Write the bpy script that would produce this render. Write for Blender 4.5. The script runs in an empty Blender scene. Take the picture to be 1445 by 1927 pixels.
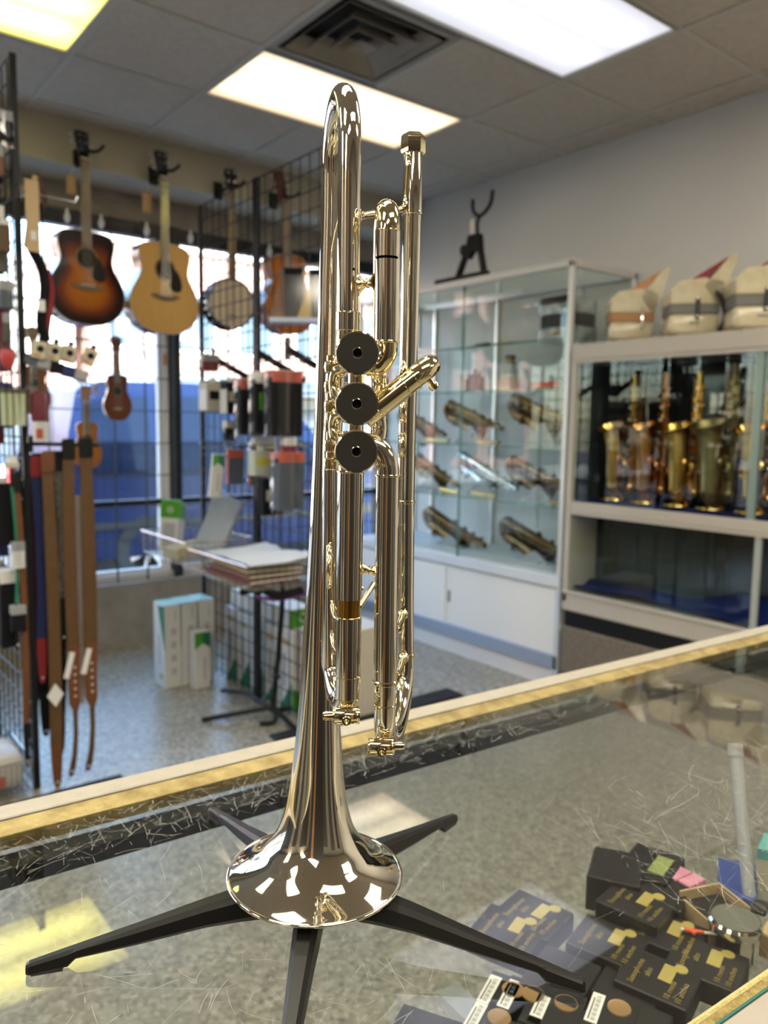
import bpy, bmesh, math, random
from mathutils import Matrix, Vector, Euler
S = bpy.context.scene
C = S.collection
PI = math.pi
random.seed(7)
def V(*a): return Vector(a)
def rad(d): return d * PI / 180

# ---------------------------------------------------------------- camera, world, lights, exposure
CAMZ = 1.38
_pi, _ro, _ya = 0.110047, 0.015972, 0.667869
_f = V(math.sin(_ya), math.cos(_ya), 0); _r = V(math.cos(_ya), -math.sin(_ya), 0); _u = V(0, 0, 1)
_F = _f * math.cos(_pi) - _u * math.sin(_pi); _U = _u * math.cos(_pi) + _f * math.sin(_pi)
_R = _r * math.cos(_ro) + _U * math.sin(_ro); _U2 = _U * math.cos(_ro) - _r * math.sin(_ro)
cam = bpy.data.cameras.new('camera'); camo = bpy.data.objects.new('camera', cam); C.objects.link(camo)
M = Matrix.Identity(4)
for i in range(3):
    M[i][0] = _R[i]; M[i][1] = _U2[i]; M[i][2] = -_F[i]
M[2][3] = CAMZ
camo.matrix_world = M
cam.sensor_fit = 'VERTICAL'; cam.sensor_height = 36.0; cam.sensor_width = 27.0
cam.lens = 1470 / 1927 * 36.0
cam.clip_start = 0.01; cam.clip_end = 300
cam.dof.use_dof = True; cam.dof.focus_distance = 0.47; cam.dof.aperture_fstop = 9.0
S.camera = camo
w = bpy.data.worlds.new('sky'); S.world = w; w.use_nodes = True
nt = w.node_tree; bg = nt.nodes['Background']
sky = nt.nodes.new('ShaderNodeTexSky'); sky.sky_type = 'NISHITA'; sky.sun_disc = False
sky.sun_elevation = rad(38); sky.sun_rotation = rad(200); sky.air_density = 1.3; sky.dust_density = 1.0; sky.ozone_density = 3.0
nt.links.new(sky.outputs[0], bg.inputs[0]); bg.inputs[1].default_value = 1.25
sun = bpy.data.lights.new('sun', 'SUN'); suno = bpy.data.objects.new('sun', sun); C.objects.link(suno)
sun.energy = 24.0; sun.color = (1.0, 0.93, 0.84); sun.angle = rad(0.6)
suno.rotation_euler = Euler((rad(52), 0, rad(-22)), 'XYZ')
S.view_settings.view_transform = 'Standard'; S.view_settings.look = 'None'
S.view_settings.exposure = 0.36; S.view_settings.gamma = 1.0; S.view_settings.use_curve_mapping = False
cy = S.cycles
cy.caustics_reflective = False; cy.caustics_refractive = False
cy.max_bounces = 10; cy.diffuse_bounces = 4; cy.glossy_bounces = 6; cy.transparent_max_bounces = 32; cy.transmission_bounces = 6
cy.sample_clamp_indirect = 6.0; cy.use_denoising = True

# ---------------------------------------------------------------- mesh builder
class MB:
    def __init__(s): s.v = []; s.f = []; s.m = []; s.s = []; s.at = None
    def add(s, vs, fs, M=None, mat=0, smooth=False):
        o = len(s.v)
        s.v += [(M @ Vector(v)) if M is not None else Vector(v) for v in vs]
        s.f += [tuple(i + o for i in f) for f in fs]
        s.m += [mat] * len(fs); s.s += [smooth] * len(fs)
        return s
    def box(s, x0, x1, y0, y1, z0, z1, M=None, mat=0, bev=0.0, seg=1):
        if bev <= 0:
            vs = [(x0,y0,z0),(x1,y0,z0),(x1,y1,z0),(x0,y1,z0),(x0,y0,z1),(x1,y0,z1),(x1,y1,z1),(x0,y1,z1)]
            return s.add(vs, [(3,2,1,0),(4,5,6,7),(0,1,5,4),(1,2,6,5),(2,3,7,6),(3,0,4,7)], M, mat)
        bm = bmesh.new(); bmesh.ops.create_cube(bm, size=1)
        for v in bm.verts:
            v.co = V((x0+x1)/2 + v.co.x*(x1-x0), (y0+y1)/2 + v.co.y*(y1-y0), (z0+z1)/2 + v.co.z*(z1-z0))
        bev = min(bev, abs(x1-x0)*.49, abs(y1-y0)*.49, abs(z1-z0)*.49)
        bmesh.ops.bevel(bm, geom=bm.edges[:], offset=bev, segments=seg, affect='EDGES', profile=.5)
        bm.verts.index_update()
        s.add([v.co.copy() for v in bm.verts], [[v.index for v in f.verts] for f in bm.faces], M, mat, seg > 1)
        bm.free(); return s
    def ring(s, rings, closed_end=(True, True), mat=0, smooth=True, M=None, loop=False):
        n = len(rings[0]); vs = [p for r in rings for p in r]; fs = []
        k = len(rings)
        for a in range(k if loop else k-1):
            b = (a+1) % k
            for i in range(n):
                j = (i+1) % n
                fs.append((a*n+i, a*n+j, b*n+j, b*n+i))
        s.add(vs, fs, M, mat, smooth)
        if not loop:
            if closed_end[0]: s.add(rings[0], [tuple(range(n))[::-1]], M, mat, False)
            if closed_end[1]: s.add(rings[-1], [tuple(range(n))], M, mat, False)
        return s
    def tube(s, pts, r, n=12, caps=True, mat=0, M=None, smooth=True, loop=False, sx=1.0, up=None):
        pts = [Vector(p) for p in pts]; k = len(pts)
        rr = r if isinstance(r, (list, tuple)) else [r]*k
        rings = []; nrm = None
        for i in range(k):
            if loop: t = pts[(i+1) % k] - pts[i-1]
            else: t = pts[min(i+1, k-1)] - pts[max(i-1, 0)]
            t.normalize()
            if nrm is None:
                a = up if up is not None else (V(0,0,1) if abs(t.z) < .9 else V(1,0,0))
                nrm = (a - t*a.dot(t)).normalized()
            else:
                nrm = (nrm - t*nrm.dot(t)).normalized()
            b = t.cross(nrm)
            rings.append([pts[i] + (nrm*math.cos(q)*sx + b*math.sin(q))*rr[i] for q in [2*PI*j/n for j in range(n)]])
        c = caps if isinstance(caps, tuple) else (caps, caps)
        return s.ring(rings, c, mat, smooth, M, loop)
    def cyl(s, p0, p1, r0, r1=None, n=16, caps=True, mat=0, M=None, smooth=True):
        return s.tube([p0, p1], [r0, r0 if r1 is None else r1], n, caps, mat, M, smooth)
    def lathe(s, prof, M=None, n=32, mat=0, smooth=True, caps=(False, False)):
        rings = [[V(r*math.cos(2*PI*j/n), r*math.sin(2*PI*j/n), z) for j in range(n)] for r, z in prof]
        return s.ring(rings, caps, mat, smooth, M)
    def prism(s, poly, h0, h1, M=None, mat=0, smooth=False):
        n = len(poly)
        s.add([(x,y,h0) for x,y in poly] + [(x,y,h1) for x,y in poly], [(i, (i+1)%n, n+(i+1)%n, n+i) for i in range(n)], M, mat, smooth)
        s.add([(x,y,h0) for x,y in poly], [tuple(range(n))[::-1]], M, mat); s.add([(x,y,h1) for x,y in poly], [tuple(range(n))], M, mat)
        return s
    def ball(s, c, r, n=12, mat=0, sc=(1,1,1), M=None):
        k = max(4, n//2)
        rings = [[V(c[0]+sc[0]*r*math.sin(PI*i/k)*math.cos(2*PI*j/n), c[1]+sc[1]*r*math.sin(PI*i/k)*math.sin(2*PI*j/n), c[2]-sc[2]*r*math.cos(PI*i/k)) for j in range(n)] for i in range(1, k)]
        s.ring(rings, (False, False), mat, True, M)
        o = [V(c[0], c[1], c[2]-sc[2]*r)] + rings[0]; s.add(o, [(0, 1+(j+1)%n, 1+j) for j in range(n)], M, mat, True)
        o = [V(c[0], c[1], c[2]+sc[2]*r)] + rings[-1]; s.add(o, [(0, 1+j, 1+(j+1)%n) for j in range(n)], M, mat, True)
        return s
    def torus(s, c, R, r, axis='z', n=24, k=8, mat=0, M=None, sc=(1,1)):
        c = Vector(c)
        def P(a):
            x, y = R*math.cos(a)*sc[0], R*math.sin(a)*sc[1]
            return c + (V(x,y,0) if axis == 'z' else V(0,x,y) if axis == 'x' else V(x,0,y))
        return s.tube([P(2*PI*i/n) for i in range(n)], r, k, False, mat, M, True, True)
    def mesh(s, name, mats):
        me = bpy.data.meshes.new(name)
        me.from_pydata([tuple(v) for v in s.v], [], s.f)
        for m in (mats if isinstance(mats, (list, tuple)) else [mats]): me.materials.append(m)
        me.polygons.foreach_set('material_index', s.m); me.polygons.foreach_set('use_smooth', s.s)
        me.update()
        bm = bmesh.new(); bm.from_mesh(me); bmesh.ops.recalc_face_normals(bm, faces=bm.faces[:]); bm.to_mesh(me); bm.free()
        if any(s.s): me.set_sharp_from_angle(angle=rad(38))
        return me
    def build(s, name, mats, parent=None, world=False):
        if world and parent is not None:
            I = RM[parent.name].inverted(); s.v = [I @ v for v in s.v]
        o = bpy.data.objects.new(name, s.mesh(name, mats)); C.objects.link(o)
        if parent is not None: o.parent = parent
        return o
RM = {}
def tag(o, label=None, cat=None, group=None, kind=None):
    if label: o['label'] = label
    if cat: o['category'] = cat
    if group: o['group'] = group
    if kind: o['kind'] = kind
    return o
def root(name, label, cat, loc=(0,0,0), rz=0.0, group=None, M=None, kind=None):
    o = bpy.data.objects.new(name, None); C.objects.link(o); o.empty_display_size = .05
    m = M if M is not None else Matrix.Translation(Vector(loc)) @ Matrix.Rotation(rz, 4, 'Z')
    o.matrix_world = m; RM[o.name] = m.copy()
    return tag(o, label, cat, group, kind)
def single(name, mb, mat, label, cat, loc=(0,0,0), rz=0, group=None, M=None):
    o = mb.build(name, mat); o.matrix_world = M if M is not None else Matrix.Translation(Vector(loc)) @ Matrix.Rotation(rz, 4, 'Z')
    return tag(o, label, cat, group)
def struct(name, mb, mat, parent=None):
    o = mb.build(name, mat, parent)
    if parent is None: o['kind'] = 'structure'
    return o
def dup(r0, M, label=None, group=None):
    r = r0.copy(); C.objects.link(r); r.matrix_world = M; RM[r.name] = M.copy()
    if label: r['label'] = label
    if group: r['group'] = group
    for ch in list(r0.children):
        c = ch.copy(); C.objects.link(c); c.parent = r
        for g in list(ch.children):
            d = g.copy(); C.objects.link(d); d.parent = c
    return r
def copyp(o, parent, loc=None, M=None):
    c = o.copy(); C.objects.link(c); c.parent = parent
    if M is not None: c.matrix_local = M
    elif loc is not None: c.location = loc
    return c
def cr(pts, n=6, loop=False):                       # catmull-rom through points
    P = [Vector(p) if len(p) == 3 else Vector((p[0], p[1], 0)) for p in pts]; k = len(P); out = []
    for i in range(k if loop else k-1):
        a = P[(i-1) % k] if loop or i > 0 else P[0]*2-P[1]
        b = P[i]; c = P[(i+1) % k]; d = P[(i+2) % k] if loop or i+2 < k else P[-1]*2-P[-2]
        for j in range(n):
            t = j/n
            out.append(.5*((2*b) + (c-a)*t + (2*a-5*b+4*c-d)*t*t + (3*b-a-3*c+d)*t**3))
    if not loop: out.append(P[-1])
    return out
def arc(c, e1, e2, R, a0, a1, n=12):
    c = Vector(c); e1 = Vector(e1); e2 = Vector(e2)
    return [c + (e1*math.cos(a0+(a1-a0)*i/n) + e2*math.sin(a0+(a1-a0)*i/n))*R for i in range(n+1)]
def TR(x=0, y=0, z=0, rx=0, ry=0, rz=0, s=1.0):
    return Matrix.Translation(V(x,y,z)) @ Euler((rx,ry,rz), 'XYZ').to_matrix().to_4x4() @ Matrix.Scale(s, 4)
def frame(o, ex, ey, ez):
    m = Matrix.Identity(4)
    for i in range(3): m[i][0] = ex[i]; m[i][1] = ey[i]; m[i][2] = ez[i]; m[i][3] = o[i]
    return m

# ---------------------------------------------------------------- materials
def mat(name, col=(.5,.5,.5), rough=.5, metal=0.0, spec=.5, coat=0.0, var=0.0, vscale=8.0, bump=0.0, bscale=60.0, vcol=None, emit=None, estr=0.0, aniso=0, coords='Object', sheen=0.0):
    m = bpy.data.materials.new(name); m.use_nodes = True; t = m.node_tree; b = t.nodes['Principled BSDF']
    b.inputs['Base Color'].default_value = (*col, 1); b.inputs['Roughness'].default_value = rough; b.inputs['Metallic'].default_value = metal
    b.inputs['Specular IOR Level'].default_value = spec
    if coat: b.inputs['Coat Weight'].default_value = coat; b.inputs['Coat Roughness'].default_value = .05
    if sheen: b.inputs['Sheen Weight'].default_value = sheen
    if emit: b.inputs['Emission Color'].default_value = (*emit, 1); b.inputs['Emission Strength'].default_value = estr
    if var > 0 or bump > 0:
        tc = t.nodes.new('ShaderNodeTexCoord')
    if var > 0:
        n = t.nodes.new('ShaderNodeTexNoise'); n.inputs['Scale'].default_value = vscale; n.inputs['Detail'].default_value = 4
        t.links.new(tc.outputs[coords], n.inputs['Vector'])
        mx = t.nodes.new('ShaderNodeMix'); mx.data_type = 'RGBA'
        c2 = vcol if vcol else tuple(max(0, c*(1-var)) for c in col)
        mx.inputs['A'].default_value = (*col, 1); mx.inputs['B'].default_value = (*c2, 1)
        rp = t.nodes.new('ShaderNodeMapRange'); rp.inputs['From Min'].default_value = .35; rp.inputs['From Max'].default_value = .68
        t.links.new(n.outputs['Fac'], rp.inputs['Value']); t.links.new(rp.outputs[0], mx.inputs['Factor']); t.links.new(mx.outputs['Result'], b.inputs['Base Color'])
    if bump > 0:
        n = t.nodes.new('ShaderNodeTexNoise'); n.inputs['Scale'].default_value = bscale; n.inputs['Detail'].default_value = 3
        t.links.new(tc.outputs[coords], n.inputs['Vector'])
        bp = t.nodes.new('ShaderNodeBump'); bp.inputs['Strength'].default_value = bump; bp.inputs['Distance'].default_value = .004
        t.links.new(n.outputs['Fac'], bp.inputs['Height']); t.links.new(bp.outputs[0], b.inputs['Normal'])
    return m
def wood(name, c1, c2, scale=(18,18,1.2), rough=.35, coat=.4):
    m = mat(name, c1, rough, coat=coat); t = m.node_tree; b = t.nodes['Principled BSDF']
    tc = t.nodes.new('ShaderNodeTexCoord'); mp = t.nodes.new('ShaderNodeMapping'); mp.inputs['Scale'].default_value = scale
    n = t.nodes.new('ShaderNodeTexNoise'); n.inputs['Scale'].default_value = 4; n.inputs['Detail'].default_value = 6
    t.links.new(tc.outputs['Object'], mp.inputs[0]); t.links.new(mp.outputs[0], n.inputs['Vector'])
    rp = t.nodes.new('ShaderNodeValToRGB'); rp.color_ramp.elements[0].position = .35; rp.color_ramp.elements[1].position = .7
    rp.color_ramp.elements[0].color = (*c1, 1); rp.color_ramp.elements[1].color = (*c2, 1)
    t.links.new(n.outputs['Fac'], rp.inputs[0]); t.links.new(rp.outputs[0], b.inputs['Base Color'])
    return m
def glass(name, tint=(.96,.985,.975), ior=1.5, rough=0.0, extra=0.0):
    m = bpy.data.materials.new(name); m.use_nodes = True; t = m.node_tree; t.nodes.clear()
    o = t.nodes.new('ShaderNodeOutputMaterial'); mx = t.nodes.new('ShaderNodeMixShader'); tr = t.nodes.new('ShaderNodeBsdfTransparent'); gl = t.nodes.new('ShaderNodeBsdfGlossy'); fr = t.nodes.new('ShaderNodeFresnel')
    tr.inputs[0].default_value = (*tint, 1); gl.inputs['Roughness'].default_value = rough; gl.inputs[0].default_value = (1,1,1,1); fr.inputs['IOR'].default_value = ior
    # the same reflectance from either side of a face
    geo = t.nodes.new('ShaderNodeNewGeometry'); ad = t.nodes.new('ShaderNodeMath'); ad.operation = 'MULTIPLY_ADD'
    m1 = t.nodes.new('ShaderNodeMath'); m1.operation = 'MULTIPLY'; inv = t.nodes.new('ShaderNodeMath'); inv.operation = 'SUBTRACT'; inv.inputs[0].default_value = 1.0
    t.links.new(geo.outputs['Backfacing'], inv.inputs[1]); t.links.new(fr.outputs[0], m1.inputs[0]); t.links.new(inv.outputs[0], m1.inputs[1])
    t.links.new(m1.outputs[0], ad.inputs[0]); ad.inputs[1].default_value = 1.0; ad.inputs[2].default_value = extra
    t.links.new(ad.outputs[0], mx.inputs[0]); t.links.new(tr.outputs[0], mx.inputs[1]); t.links.new(gl.outputs[0], mx.inputs[2]); t.links.new(mx.outputs[0], o.inputs[0])
    return m
# ================================================================ the setting
HC = 2.968; T = 0.6096; GX, GY = 1.7455, 3.1004
XR, XL, YB, YS = 3.775, GX-9*T, GY-10*T, 4.47
def floor_mat():
    m = mat('terrazzo', (.3,.28,.25), .27, spec=.4); t = m.node_tree; b = t.nodes['Principled BSDF']
    tc = t.nodes.new('ShaderNodeTexCoord')
    vo = t.nodes.new('ShaderNodeTexVoronoi'); vo.inputs['Scale'].default_value = 85; vo.inputs['Randomness'].default_value = 1
    t.links.new(tc.outputs['Object'], vo.inputs['Vector'])
    r = t.nodes.new('ShaderNodeValToRGB'); r.color_ramp.interpolation = 'CONSTANT'
    for p, c in ((0,(0.305,0.280,0.227)),(.28,(0.215,0.195,0.163)),(.46,(0.377,0.351,0.293)),(.68,(0.260,0.240,0.195)),(.84,(0.468,0.436,0.370)),(.93,(0.150,0.137,0.117))):
        e = r.color_ramp.elements.new(p) if p else r.color_ramp.elements[0]; e.position = p; e.color = (*c, 1)
    r.color_ramp.elements.remove(r.color_ramp.elements[-1])
    sp = t.nodes.new('ShaderNodeSeparateColor'); t.links.new(vo.outputs['Color'], sp.inputs[0]); t.links.new(sp.outputs[0], r.inputs[0])
    n = t.nodes.new('ShaderNodeTexNoise'); n.inputs['Scale'].default_value = 26; n.inputs['Detail'].default_value = 5; t.links.new(tc.outputs['Object'], n.inputs['Vector'])
    mx = t.nodes.new('ShaderNodeMix'); mx.data_type = 'RGBA'; mx.inputs['Factor'].default_value = .35
    r2 = t.nodes.new('ShaderNodeValToRGB'); r2.color_ramp.elements[0].position = .35; r2.color_ramp.elements[1].position = .68
    r2.color_ramp.elements[0].color = (.15,.133,.103,1); r2.color_ramp.elements[1].color = (.37,.335,.27,1)
    t.links.new(n.outputs['Fac'], r2.inputs[0]); t.links.new(r.outputs[0], mx.inputs['A']); t.links.new(r2.outputs[0], mx.inputs['B'])
    t.links.new(mx.outputs['Result'], b.inputs['Base Color'])
    return m
m_floor = floor_mat()
m_wall = mat('wall_paint', (.71,.70,.69), .85, var=.06, vscale=1.5, bump=.05, bscale=150)
m_soffit = mat('soffit_paint', (.50,.455,.36), .8, var=.06, vscale=2)
m_wallb = mat('far_wall_paint', (.27,.25,.23), .85, var=.08, vscale=2)
m_conc = mat('concrete', (.33,.295,.255), .9, var=.3, vscale=6, bump=.3, bscale=40)
m_tile = mat('ceiling_tile_fibre', (.60,.54,.48), .95, var=.12, vscale=30, bump=.5, bscale=180)
m_grid = mat('ceiling_grid_metal', (.55,.53,.48), .45)
m_black = mat('black_metal', (.006,.006,.007), .4, metal=0, spec=.3)
m_alu = mat('aluminium', (.72,.73,.74), .32, metal=.85)
m_white = mat('white_paint', (.72,.72,.71), .45)
m_chrome = mat('chrome', (.75,.75,.76), .08, metal=1)
m_pane = glass('window_glass', (.95,.98,.985), 1.45)
m_dark = mat('dark_void', (.01,.01,.01), .8)
struct('floor', MB().box(XL, XR, YB, 4.9, -.06, 0), m_floor)
struct('wall_right', MB().box(XR, XR+.15, YB, 4.95, 0, 3.3), m_wall)
struct('wall_left', MB().box(XL-.15, XL, YB, 4.95, 0, 3.3), m_wallb)
struct('wall_back', MB().box(XL-.15, XR+.15, YB-.15, YB, 0, 3.3), m_wallb)
struct('wall_front', MB().box(XL, XR, 4.70, 4.92, 0, .385).box(XL, XR, 4.80, 4.92, 2.585, 2.74), m_conc)
so = MB().box(XL, XR, YS, 4.92, 2.74, 3.3); struct('wall_soffit', so, m_soffit)
struct('roof', MB().box(XL-.2, XR+.2, YB-.2, 5.0, 3.3, 3.45), m_dark)
struct('baseboard_right', MB().box(XR-.012, XR, YB, 2.4, 0, .10), m_black)
d = root('reflection_door_1', None, None, (-1.6, YB, 0), kind='structure')  # invented door behind the camera, added for the trumpet's reflections
m_door = wood('brown_door_wood', (.24,.10,.035), (.33,.15,.05), (2,12,1), .35, .3)
MB().box(-.48,.48,0,.045,0,2.08, bev=.004).build('door_panel', m_door, d)
MB().box(-.56,-.48,0,.06,0,2.14).box(.48,.56,0,.06,0,2.14).box(-.56,.56,0,.06,2.08,2.16).build('door_frame', m_black, d)
MB().tube(cr([(.40,.05,1.0),(.40,.10,1.0),(.30,.105,1.0)]), .010, 8).build('door_handle', m_chrome, d)
m_dkpanel = mat('dark_panel', (.035,.03,.027), .5)
struct('reflection_screen_1', MB().box(-.5,.5,-.04,.04,0,1.95, M=TR(-.44,-.67,0,0,0,rad(-33.3))), mat('black_panel', (.012,.011,.010), .6))  # added unseen black screen, gives the trumpet something dark to reflect
struct('reflection_panel_6', MB().box(-.30,-.16,.041,.06,0,1.95, M=TR(-.44,-.67,0,0,0,rad(-33.3))), wood('orange_reflection_wood', (.30,.12,.03), (.40,.17,.05), (2,12,1), .4, .2))  # added wood strip, makes the orange stripe reflected in the bell
for k, (x0, x1, z1) in enumerate(((-3.3,-2.3,2.1),(-.6,.3,1.9),(.9,1.5,2.2),(2.2,2.6,2.1))): struct('reflection_panel_%d' % (k+1), MB().box(x0,x1,YB,YB+.3,0,z1), m_dkpanel)  # invented dark slabs out of view, vary what the trumpet reflects
struct('reflection_panel_5', MB().box(XL,XL+.3,-1.6,-.2,0,2.1).box(XL,XL+.3,.6,1.4,0,2.0).box(XL,XL+.3,2.2,4.4,0,2.2), m_dkpanel)  # more added dark slabs, on the left wall, for reflections only
# ---- ceiling: tiles, tee bars
ceil = root('ceiling', None, None, (0,0,HC), kind='structure')
FIX = [(0,0),(-3,0),(0,-2),(-3,-4),(-3,-7),(0,-5),(0,-8),(-6,-2),(-6,-5),(-6,-8),(-9,-3),(-9,-7)]
taken = {(0,-1)}
for i, j in FIX: taken |= {(i,j),(i+1,j)}
tile_o = None
for i in range(-9, 4):
    for j in range(-10, 3):
        if (i,j) in taken: continue
        x0, y0 = GX+i*T, GY+j*T; x1, y1 = min(x0+T, XR), min(y0+T, YS)
        if x1-x0 > .6 and y1-y0 > .6:
            if tile_o is None:
                tile_o = MB().box(-.298,.298,-.298,.298,.006,.022, bev=.004).build('ceiling_tile', m_tile, ceil); c = tile_o
            else: c = copyp(tile_o, ceil)
            c.location = ((x0+x1)/2, (y0+y1)/2, 0)
        else:
            MB().box(x0+.006, x1, y0+.006, y1, .006, .022).build('ceiling_tile', m_tile, ceil)
crossed = {i+1: [j for (a,j) in FIX if a == i] for i, _ in FIX}
for i in range(-8, 4):
    cuts = sorted(crossed.get(i, [])); y = YB
    for j in cuts + [None]:
        ye = GY+j*T-.003 if j is not None else YS
        if ye - y > .05: MB().box(GX+i*T-.012, GX+i*T+.012, y, ye, -.001, .008).build('tee_bar', m_grid, ceil)
        if j is not None: y = GY+(j+1)*T+.003
for j in range(-9, 3):
    MB().box(XL, XR, GY+j*T-.012, GY+j*T+.012, 0.0, .009).build('tee_bar', m_grid, ceil)
MB().box(XL, XR, YB, YS, .16, .18).build('plenum_deck', m_dark, ceil)
# ---- ceiling lights
def lens_mat(name, c_mid, c_edge, k):
    m = bpy.data.materials.new(name); m.use_nodes = True; t = m.node_tree; b = t.nodes['Principled BSDF']
    tc = t.nodes.new('ShaderNodeTexCoord'); sp = t.nodes.new('ShaderNodeSeparateXYZ'); t.links.new(tc.outputs['Object'], sp.inputs[0])
    # two tubes shining through the prismatic lens, dimmer towards the ends
    w = t.nodes.new('ShaderNodeMath'); w.operation = 'ABSOLUTE'; t.links.new(sp.outputs['Y'], w.inputs[0])
    d1 = t.nodes.new('ShaderNodeMath'); d1.operation = 'SUBTRACT'; t.links.new(w.outputs[0], d1.inputs[0]); d1.inputs[1].default_value = .11
    d2 = t.nodes.new('ShaderNodeMath'); d2.operation = 'ABSOLUTE'; t.links.new(d1.outputs[0], d2.inputs[0])
    g = t.nodes.new('ShaderNodeMapRange'); g.interpolation_type = 'SMOOTHSTEP'; g.inputs['From Min'].default_value = 0; g.inputs['From Max'].default_value = .17; g.inputs['To Min'].default_value = 1; g.inputs['To Max'].default_value = .0
    t.links.new(d2.outputs[0], g.inputs['Value'])
    ax = t.nodes.new('ShaderNodeMath'); ax.operation = 'ABSOLUTE'; t.links.new(sp.outputs['X'], ax.inputs[0])
    ge = t.nodes.new('ShaderNodeMapRange'); ge.interpolation_type = 'SMOOTHSTEP'; ge.inputs['From Min'].default_value = .46; ge.inputs['From Max'].default_value = .62; ge.inputs['To Min'].default_value = 1; ge.inputs['To Max'].default_value = .1
    t.links.new(ax.outputs[0], ge.inputs['Value'])
    mu = t.nodes.new('ShaderNodeMath'); mu.operation = 'MULTIPLY'; t.links.new(g.outputs[0], mu.inputs[0]); t.links.new(ge.outputs[0], mu.inputs[1])
    mx = t.nodes.new('ShaderNodeMix'); mx.data_type = 'RGBA'; mx.inputs['A'].default_value = (*c_edge, 1); mx.inputs['B'].default_value = (*c_mid, 1)
    t.links.new(mu.outputs[0], mx.inputs['Factor']); t.links.new(mx.outputs['Result'], b.inputs['Emission Color']); b.inputs['Emission Strength'].default_value = k
    b.inputs['Base Color'].default_value = (.6,.6,.58,1); b.inputs['Roughness'].default_value = .4
    return m
m_lw = lens_mat('lens_warm_white', (1.0,.84,.56), (.36,.25,.155), 2.7)
m_ly = lens_mat('lens_yellow', (1.0,.92,.22), (.30,.265,.055), 4.5)
m_lb = lens_mat('lens_cool_white', (.93,.95,1.12), (.52,.53,.60), 0.98)
m_lo = lens_mat('lens_bright', (1.0,.92,.74), (.85,.78,.62), 14.0)
_lab = {(0,0): ('warm white ceiling light panel behind the top of the trumpet', m_lw), (-3,0): ('yellow ceiling light panel cut off at the upper corner above the wire rack', m_ly),
        (0,-2): ('cool white ceiling light panel beside the air vent', m_lb)}
lights = {}
for i, j in FIX:
    lab, mm = _lab.get((i,j), ('yellowish ceiling light panel over the unseen part of the shop', m_lo))
    r = root('ceiling_light', lab, 'light', (GX+(i+1)*T, GY+(j+.5)*T, HC), group='recessed ceiling lights')
    MB().box(-.588,.588,-.283,.283,.010,.014).build('lens', mm, r)
    MB().box(-.606,-.584,-.300,.300,0,.016).box(.584,.606,-.300,.300,0,.016).box(-.584,.584,-.300,-.279,0,.016).box(-.584,.584,.279,.300,0,.016).build('light_frame', m_grid, r)
    MB().box(-.60,.60,-.298,.298,.10,.12).box(-.60,-.59,-.298,.298,.016,.1).box(.59,.60,-.298,.298,.016,.1).box(-.59,.59,-.298,-.29,.016,.1).box(-.59,.59,.29,.298,.016,.1).build('light_housing', m_white, r)
# ---- air vent
v = root('air_vent', 'square grey ceiling air vent of nested frames between two light panels', 'vent', (GX+.5*T, GY-.5*T, HC))
m_vent = mat('vent_enamel', (.34,.31,.27), .5)
def pyr(h0, h1, z0, z1):
    m = MB(); a = [V(sx*h0, sy*h0, z0) for sx, sy in ((-1,-1),(1,-1),(1,1),(-1,1))]; b = [V(sx*h1, sy*h1, z1) for sx, sy in ((-1,-1),(1,-1),(1,1),(-1,1))]
    a2 = [p + V(0,0,.004) for p in a]; b2 = [p + V(0,0,.004) for p in b]
    m.ring([a, b, b2, a2], (False, False), smooth=False, loop=True); return m
MB().box(-.303,.303,-.303,-.262,0,.012).box(-.303,.303,.262,.303,0,.012).box(-.303,-.262,-.262,.262,0,.012).box(.262,.303,-.262,.262,0,.012).build('vent_frame', m_vent, v)
for h0, h1, z0, z1 in ((.236,.190,-.004,.050),(.168,.122,-.012,.042),(.100,.062,-.018,.036)):
    pyr(h0, h1, z0, z1).build('vent_cone', m_vent, v)
pyr(.050, .001, -.022, .010).build('vent_core', m_vent, v)
MB().box(-.3,.3,-.3,.3,.09,.10).build('vent_duct', m_dark, v)

# ---- window wall
win = root('window_1', None, None, (0, 4.84, 0), kind='structure')
m_wframe = mat('window_frame_black', (.012,.014,.018), .35)
MB().box(XL, XR, -.05,.02, 2.50, 2.585).build('window_head', m_wframe, win)
MB().box(XL, XR, -.06,.05, .385, .425).build('window_sill', mat('sill_alu', (.55,.53,.52), .4, metal=.3), win)
for xm in (-2.0, -.02, 2.064, 3.74):
    MB().box(xm-.028, xm+.028, -.08, .03, .385, 2.585).build('mullion', m_wframe, win)
    if xm < 3:
        MB().box(xm-.098, xm-.070, -.02, .03, .42, 2.50, bev=.004).build('window_jamb', m_white, win)
        MB().box(xm-.062, xm-.030, -.035, .03, .42, 2.50, bev=.006).build('window_jamb', m_white, win)
MB().box(XL, XR, -.03,.03, .855, .89).build('transom', m_wframe, win)
MB().box(XL, XR, -.022,.03, .425, .447).build('sash_rail', m_white, win)
for a, b in ((-2.0,-.02),(-.02,2.064),(2.064,3.74)):
    for z0, z1 in ((.447,.855),(.89,2.50)):
        MB().box(a+.028, b-(.1 if b < 3 else .03), .0,.006, z0, z1).build('pane', m_pane, win)
m_wire = mat('security_wire', (.03,.03,.035), .4, metal=.3)
g = MB()
x = 1.655 - 26*.1905
while x < XR-.05:
    g.cyl((x,4.735,.389),(x,4.735,2.58), .0055, n=6, caps=False); x += .1905
for k in range(-3, 8):
    z = 1.248+.2*k
    if .39 < z < 2.57: g.cyl((XL+.02,4.743,z),(XR-.02,4.743,z), .0035, n=6, caps=False)
tag(g.build('security_grid', m_wire), 'thin black security wire grid in front of the shop window', 'grille')
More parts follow.
